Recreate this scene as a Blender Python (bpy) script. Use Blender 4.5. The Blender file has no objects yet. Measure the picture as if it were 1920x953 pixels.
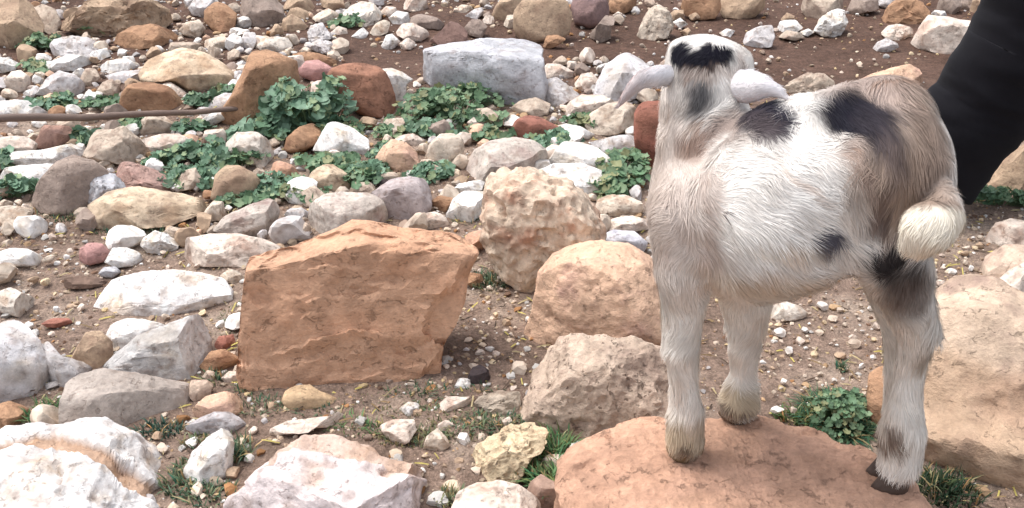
import bpy, bmesh, math, random
import numpy as np

# ------------------------------------------------------------------ camera, light, exposure
scene = bpy.context.scene
COL = scene.collection
FPX = 1844.0                      # focal length in pixels of the 1920 px wide photograph
PITCH = math.radians(28.0)
CAMH = 0.95
cam_data = bpy.data.cameras.new('camera')
cam_data.sensor_width = 36.0
cam_data.lens = 36.0 * FPX / 1920.0
cam_data.clip_start = 0.02
cam_data.clip_end = 500.0
cam = bpy.data.objects.new('camera', cam_data)
cam.location = (0, 0, CAMH)
cam.rotation_euler = (math.radians(90) - PITCH, 0, 0)
COL.objects.link(cam)
scene.camera = cam

SUN_EL, SUN_AZ = 66.0, 300.0      # azimuth clockwise from +Y (view direction): high, ahead and to the left
world = bpy.data.worlds.new('World')
scene.world = world
world.use_nodes = True
wn = world.node_tree
wn.nodes.clear()
w_out = wn.nodes.new('ShaderNodeOutputWorld')
w_bg = wn.nodes.new('ShaderNodeBackground')
w_hs = wn.nodes.new('ShaderNodeHueSaturation')
w_sky = wn.nodes.new('ShaderNodeTexSky')
w_sky.sky_type = 'NISHITA'
w_sky.sun_disc = False
w_sky.sun_elevation = math.radians(SUN_EL)
w_sky.sun_rotation = math.radians(SUN_AZ)
w_sky.dust_density = 3.0
w_hs.inputs['Saturation'].default_value = 0.42       # overcast: the cloud layer takes the blue out
w_bg.inputs['Strength'].default_value = 0.15
wn.links.new(w_sky.outputs[0], w_hs.inputs['Color'])
wn.links.new(w_hs.outputs[0], w_bg.inputs['Color'])
wn.links.new(w_bg.outputs[0], w_out.inputs['Surface'])

sun_data = bpy.data.lights.new('sun', 'SUN')
sun_data.energy = 1.15
sun_data.angle = math.radians(30)
sun_data.color = (1.0, 0.985, 0.97)
sun = bpy.data.objects.new('sun', sun_data)
sun.rotation_euler = (math.radians(90 - SUN_EL), 0, math.radians(180 - SUN_AZ))
sun.location = (0, 0, 8)
COL.objects.link(sun)

scene.view_settings.view_transform = 'Standard'
scene.view_settings.look = 'None'
scene.view_settings.exposure = 1.10
scene.view_settings.gamma = 1.0
scene.view_settings.use_curve_mapping = False
scene.render.engine = 'CYCLES'
scene.cycles.use_denoising = True
scene.cycles.max_bounces = 6
scene.cycles.diffuse_bounces = 3

rng = np.random.default_rng(7)
random.seed(7)

# ------------------------------------------------------------------ helpers
SP, CP = math.sin(PITCH), math.cos(PITCH)
RIGHT = np.array([1.0, 0, 0]); UP = np.array([0, SP, CP]); FWD = np.array([0, CP, -SP])
CAM = np.array([0, 0, CAMH])


def ray(px, py):
    """direction through a photograph pixel, of axial length 1"""
    return FWD + RIGHT * ((px - 960.0) / FPX) - UP * ((py - 476.5) / FPX)


def at_depth(px, py, zc):
    return CAM + ray(px, py) * zc


def at_z(px, py, z=0.0):
    r = ray(px, py)
    return CAM + r * ((z - CAMH) / r[2])


def at_y(px, py, Y):
    r = ray(px, py)
    return CAM + r * (Y / r[1])


def zdepth(py, z=0.0):
    t = (py - 476.5) / FPX
    return (CAMH - z) / (SP + CP * t)


def to_px(P):
    d = np.asarray(P) - CAM
    zc = d @ FWD
    return 960 + FPX * (d @ RIGHT) / zc, 476.5 - FPX * (d @ UP) / zc, zc


def lin(c):
    c = np.asarray(c, float) / 255.0
    return np.where(c <= 0.04045, c / 12.92, ((c + 0.055) / 1.055) ** 2.4)


def _hash(ix, iy, iz, seed):
    h = (ix.astype(np.int64) * 374761393 + iy.astype(np.int64) * 668265263 +
         iz.astype(np.int64) * 2147483647 + seed * 974634777) & 0xFFFFFFFF
    h = ((h ^ (h >> 13)) * 1274126177) & 0xFFFFFFFF
    h = ((h ^ (h >> 15)) * 2246822519) & 0xFFFFFFFF
    return ((h ^ (h >> 16)) & 0xFFFF) / 32767.5 - 1.0


def vnoise(P, seed=0):
    """value noise in -1..1 at (N,3) points"""
    P = np.asarray(P, float)
    i = np.floor(P); f = P - i
    f = f * f * f * (f * (f * 6 - 15) + 10)
    ix, iy, iz = i[:, 0], i[:, 1], i[:, 2]
    out = 0
    for dx in (0, 1):
        wx = f[:, 0] if dx else 1 - f[:, 0]
        for dy in (0, 1):
            wy = f[:, 1] if dy else 1 - f[:, 1]
            for dz in (0, 1):
                wz = f[:, 2] if dz else 1 - f[:, 2]
                out = out + wx * wy * wz * _hash(ix + dx, iy + dy, iz + dz, seed)
    return out


def fbm(P, octs=4, seed=0, ridged=False, gain=0.5):
    s = 0.0; a = 1.0; tot = 0.0
    P = np.asarray(P, float)
    for k in range(octs):
        n = vnoise(P * (2.03 ** k) + 13.7 * k, seed + k)
        if ridged:
            n = 1 - 2 * np.abs(n)
        s = s + a * n; tot += a; a *= gain
    return s / tot


def sstep(a, b, x):
    t = np.clip((x - a) / (b - a), 0, 1)
    return t * t * (3 - 2 * t)


def new_mesh(name, V, F, col=None, smooth=True, mat=None, normals=None):
    """V (N,3), F (M,3 or 4) array or list of tuples"""
    me = bpy.data.meshes.new(name)
    V = np.asarray(V, np.float32)
    if isinstance(F, np.ndarray):
        m, k = F.shape
        me.vertices.add(len(V)); me.vertices.foreach_set('co', V.ravel())
        me.loops.add(m * k); me.loops.foreach_set('vertex_index', F.astype(np.int32).ravel())
        me.polygons.add(m)
        me.polygons.foreach_set('loop_start', np.arange(0, m * k, k, dtype=np.int32))
        me.polygons.foreach_set('loop_total', np.full(m, k, np.int32))
        me.update(calc_edges=True)
    else:
        me.from_pydata(V.tolist(), [], F); me.update()
    me.polygons.foreach_set('use_smooth', np.full(len(me.polygons), smooth, bool))
    if col is not None:
        ca = me.color_attributes.new('Col', 'FLOAT_COLOR', 'POINT')
        c4 = np.ones((len(V), 4), np.float32); c4[:, :3] = col
        ca.data.foreach_set('color', c4.ravel())
    if mat:
        me.materials.append(mat)
    if normals is not None:
        me.normals_split_custom_set_from_vertices(np.asarray(normals, np.float32).tolist())
    me.update()
    return me


def link(name, me, parent=None, loc=None):
    o = bpy.data.objects.new(name, me)
    COL.objects.link(o)
    if loc is not None:
        o.location = loc
    if parent is not None:
        o.parent = parent
    return o


def tag(o, label, cat, group=None, kind=None):
    o['label'] = label
    if cat: o['category'] = cat
    if group: o['group'] = group
    if kind: o['kind'] = kind
    return o


_ico = {}
def ico(level):
    if level not in _ico:
        bm = bmesh.new(); bmesh.ops.create_icosphere(bm, subdivisions=level, radius=1)
        bm.verts.ensure_lookup_table()
        V = np.array([v.co[:] for v in bm.verts]); F = np.array([[v.index for v in f.verts] for f in bm.faces])
        bm.free(); _ico[level] = (V, F)
    return _ico[level]


# ------------------------------------------------------------------ materials
def node_mat(name):
    m = bpy.data.materials.new(name); m.use_nodes = True
    nt = m.node_tree; nt.nodes.clear()
    out = nt.nodes.new('ShaderNodeOutputMaterial'); b = nt.nodes.new('ShaderNodeBsdfPrincipled')
    nt.links.new(b.outputs[0], out.inputs[0])
    b.inputs['Roughness'].default_value = 0.9
    b.inputs['Specular IOR Level'].default_value = 0.15
    return m, nt, b


def nd(nt, typ, **kw):
    n = nt.nodes.new(typ)
    for k, v in kw.items():
        if k in n.inputs:
            n.inputs[k].default_value = v
        else:
            setattr(n, k, v)
    return n


def ramp(nt, src, stops):
    r = nt.nodes.new('ShaderNodeValToRGB')
    el = r.color_ramp.elements
    while len(el) < len(stops): el.new(0.5)
    for e, (p, c) in zip(el, stops):
        e.position = p; e.color = (c, c, c, 1) if not hasattr(c, '__len__') else (*c, 1)
    nt.links.new(src, r.inputs[0])
    return r.outputs[0]


def mix(nt, a, b, fac, mode='MIX'):
    m = nt.nodes.new('ShaderNodeMix'); m.data_type = 'RGBA'; m.blend_type = mode
    L = nt.links.new
    for sock, v in ((m.inputs[6], a), (m.inputs[7], b), (m.inputs[0], fac)):
        if hasattr(v, 'is_linked'): L(v, sock)
        elif hasattr(v, '__len__'): sock.default_value = (*v, 1)
        else: sock.default_value = v
    return m.outputs[2]


def rock_material(name, scale=(1, 1, 1), pits=0.5, grain=1.0, bump=0.6, crack=0.45):
    m, nt, b = node_mat(name)
    L = nt.links.new
    tc = nd(nt, 'ShaderNodeTexCoord'); oi = nd(nt, 'ShaderNodeObjectInfo')
    mul = nd(nt, 'ShaderNodeMath', operation='MULTIPLY'); mul.inputs[1].default_value = 37.0
    L(oi.outputs['Random'], mul.inputs[0])
    mp = nd(nt, 'ShaderNodeMapping'); mp.inputs['Scale'].default_value = scale
    L(tc.outputs['Object'], mp.inputs['Vector']); L(mul.outputs[0], mp.inputs['Location'])
    at = nd(nt, 'ShaderNodeAttribute', attribute_name='Col')
    n1 = nd(nt, 'ShaderNodeTexNoise', Scale=28.0, Detail=6.0, Roughness=0.65); L(mp.outputs[0], n1.inputs['Vector'])
    n2 = nd(nt, 'ShaderNodeTexNoise', Scale=150.0, Detail=4.0, Roughness=0.7); L(mp.outputs[0], n2.inputs['Vector'])
    n3 = nd(nt, 'ShaderNodeTexNoise', Scale=70.0, Detail=3.0, Roughness=0.6); L(mp.outputs[0], n3.inputs['Vector'])
    # thin dirty cracks
    vo = nd(nt, 'ShaderNodeTexVoronoi', feature='DISTANCE_TO_EDGE', Scale=13.0)
    dis = nd(nt, 'ShaderNodeVectorMath', operation='MULTIPLY_ADD'); dis.inputs[1].default_value = (0.09, 0.09, 0.09)
    L(n1.outputs['Color'], dis.inputs[0]); L(mp.outputs[0], dis.inputs[2]); L(dis.outputs[0], vo.inputs['Vector'])
    ck = ramp(nt, vo.outputs['Distance'], [(0.0, 1.0), (0.035, 0.0)])
    gate = ramp(nt, n3.outputs['Fac'], [(0.5, 0.0), (0.62, 1.0)])
    ckg = mix(nt, (0, 0, 0), ck, gate)
    c = mix(nt, at.outputs['Color'], ramp(nt, n1.outputs['Fac'], [(0.3, 0.70), (0.5, 0.98), (0.72, 1.18)]), 0.75 * grain, 'MULTIPLY')
    c = mix(nt, c, ramp(nt, n2.outputs['Fac'], [(0.3, 0.72), (0.55, 1.0), (0.75, 1.2)]), 0.7 * grain, 'MULTIPLY')
    pit = ramp(nt, n3.outputs['Fac'], [(0.30, 1.0), (0.36, 0.0)])
    pm = nd(nt, 'ShaderNodeMath', operation='MULTIPLY'); pm.inputs[1].default_value = pits; L(pit, pm.inputs[0])
    c = mix(nt, c, (0.11, 0.075, 0.055), pm.outputs[0])
    cm = nd(nt, 'ShaderNodeMath', operation='MULTIPLY'); cm.inputs[1].default_value = crack; L(ckg, cm.inputs[0])
    c = mix(nt, c, (0.16, 0.11, 0.085), cm.outputs[0])
    L(c, b.inputs['Base Color'])
    h = nd(nt, 'ShaderNodeMath', operation='MULTIPLY_ADD'); h.inputs[1].default_value = 0.5
    L(n2.outputs['Fac'], h.inputs[0]); L(n1.outputs['Fac'], h.inputs[2])
    h2 = nd(nt, 'ShaderNodeMath', operation='MULTIPLY_ADD'); h2.inputs[1].default_value = -0.6
    L(ckg, h2.inputs[0]); L(h.outputs[0], h2.inputs[2])
    bp = nd(nt, 'ShaderNodeBump', Strength=bump, Distance=0.007)
    L(h2.outputs[0], bp.inputs['Height']); L(bp.outputs[0], b.inputs['Normal'])
    return m


M_LIME = rock_material('limestone')
M_SAND = rock_material('sandstone', scale=(1.0, 1.0, 1.35), pits=0.05, grain=0.9, bump=0.8, crack=0.05)
M_ROUGH = rock_material('rough_rock', pits=0.8, grain=1.2, bump=0.9, crack=0.5)


def vcol_material(name, rough=0.85, spec=0.15, jitter=0.0, bumpscale=0, bump=0.3, trans=0.0):
    m, nt, b = node_mat(name)
    at = nd(nt, 'ShaderNodeAttribute', attribute_name='Col')
    c = at.outputs['Color']
    if jitter:
        oi = nd(nt, 'ShaderNodeObjectInfo')
        c = mix(nt, c, ramp(nt, oi.outputs['Random'], [(0.0, 1 - jitter), (1.0, 1 + jitter)]), 1.0, 'MULTIPLY')
    nt.links.new(c, b.inputs['Base Color'])
    b.inputs['Roughness'].default_value = rough
    b.inputs['Specular IOR Level'].default_value = spec
    if bumpscale:
        tc = nd(nt, 'ShaderNodeTexCoord')
        n = nd(nt, 'ShaderNodeTexNoise', Scale=bumpscale, Detail=4.0)
        nt.links.new(tc.outputs['Object'], n.inputs['Vector'])
        bp = nd(nt, 'ShaderNodeBump', Strength=bump, Distance=0.004)
        nt.links.new(n.outputs['Fac'], bp.inputs['Height']); nt.links.new(bp.outputs[0], b.inputs['Normal'])
    if trans:
        out = [n for n in nt.nodes if n.type == 'OUTPUT_MATERIAL'][0]
        t = nd(nt, 'ShaderNodeBsdfTranslucent'); nt.links.new(c, t.inputs['Color'])
        ms = nd(nt, 'ShaderNodeMixShader'); ms.inputs[0].default_value = trans
        nt.links.new(b.outputs[0], ms.inputs[1]); nt.links.new(t.outputs[0], ms.inputs[2])
        nt.links.new(ms.outputs[0], out.inputs[0])
    return m


def soil_material():
    m, nt, b = node_mat('soil')
    L = nt.links.new
    tc = nd(nt, 'ShaderNodeTexCoord')
    P = tc.outputs['Object']
    n1 = nd(nt, 'ShaderNodeTexNoise', Scale=4.0, Detail=6.0, Roughness=0.6); L(P, n1.inputs['Vector'])
    n2 = nd(nt, 'ShaderNodeTexNoise', Scale=55.0, Detail=6.0, Roughness=0.7); L(P, n2.inputs['Vector'])
    n3 = nd(nt, 'ShaderNodeTexNoise', Scale=220.0, Detail=3.0, Roughness=0.6); L(P, n3.inputs['Vector'])
    c = ramp(nt, n1.outputs['Fac'], [(0.3, tuple(lin((104, 86, 74)))), (0.5, tuple(lin((138, 117, 103)))), (0.68, tuple(lin((168, 150, 134))))])
    # the strip of bare earth farther off is darker, moist soil
    sx = nd(nt, 'ShaderNodeSeparateXYZ'); L(P, sx.inputs[0])
    far = nd(nt, 'ShaderNodeMapRange'); far.inputs['From Min'].default_value = 2.45; far.inputs['From Max'].default_value = 3.0
    L(sx.outputs['Y'], far.inputs['Value'])
    c = mix(nt, c, ramp(nt, n1.outputs['Fac'], [(0.3, tuple(lin((80, 60, 50)))), (0.7, tuple(lin((108, 84, 72))))]), far.outputs[0])
    c = mix(nt, c, ramp(nt, n2.outputs['Fac'], [(0.3, 0.5), (0.5, 0.98), (0.72, 1.5)]), 0.9, 'MULTIPLY')
    c = mix(nt, c, ramp(nt, n3.outputs['Fac'], [(0.32, 0.7), (0.55, 1.0), (0.72, 1.4)]), 0.6, 'MULTIPLY')
    L(c, b.inputs['Base Color'])
    h = nd(nt, 'ShaderNodeMath', operation='MULTIPLY_ADD'); h.inputs[1].default_value = 0.35
    L(n3.outputs['Fac'], h.inputs[0]); L(n2.outputs['Fac'], h.inputs[2])
    bp = nd(nt, 'ShaderNodeBump', Strength=0.8, Distance=0.012); L(h.outputs[0], bp.inputs['Height'])
    L(bp.outputs[0], b.inputs['Normal'])
    return m


M_SOIL = soil_material()


# ------------------------------------------------------------------ ground: one sheet out to the horizon
def ground_z(x, y):
    x = np.atleast_1d(np.asarray(x, float)); y = np.atleast_1d(np.asarray(y, float))
    P = np.stack([x, y, np.zeros_like(x)], 1)
    z = 0.012 * fbm(P * 3.0, 3, 91) + 0.006 * fbm(P * 16.0, 3, 95)
    return z - 0.004


def axis(fine0, fine1, step, far0, far1):
    a = list(np.arange(fine0, fine1 + 1e-6, step))
    s = step
    v = a[-1]; tail = []
    while v < far1:
        s *= 1.22; v += s; tail.append(v)
    s = step; v = a[0]; head = []
    while v > far0:
        s *= 1.22; v -= s; head.append(v)
    return np.array(head[::-1] + a + tail)


gx = axis(-1.7, 1.7, 0.012, -150, 150); gy = axis(0.75, 4.2, 0.012, -60, 260)
GX, GY = np.meshgrid(gx, gy)
gz = ground_z(GX.ravel(), GY.ravel())
GV = np.stack([GX.ravel(), GY.ravel(), gz], 1)
nx, ny = len(gx), len(gy)
ii = np.arange(nx * ny).reshape(ny, nx)
GF = np.stack([ii[:-1, :-1].ravel(), ii[:-1, 1:].ravel(), ii[1:, 1:].ravel(), ii[1:, :-1].ravel()], 1)
g = link('ground', new_mesh('ground', GV, GF, mat=M_SOIL))
tag(g, 'brown stony soil between the rocks', None, kind='structure')
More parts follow.
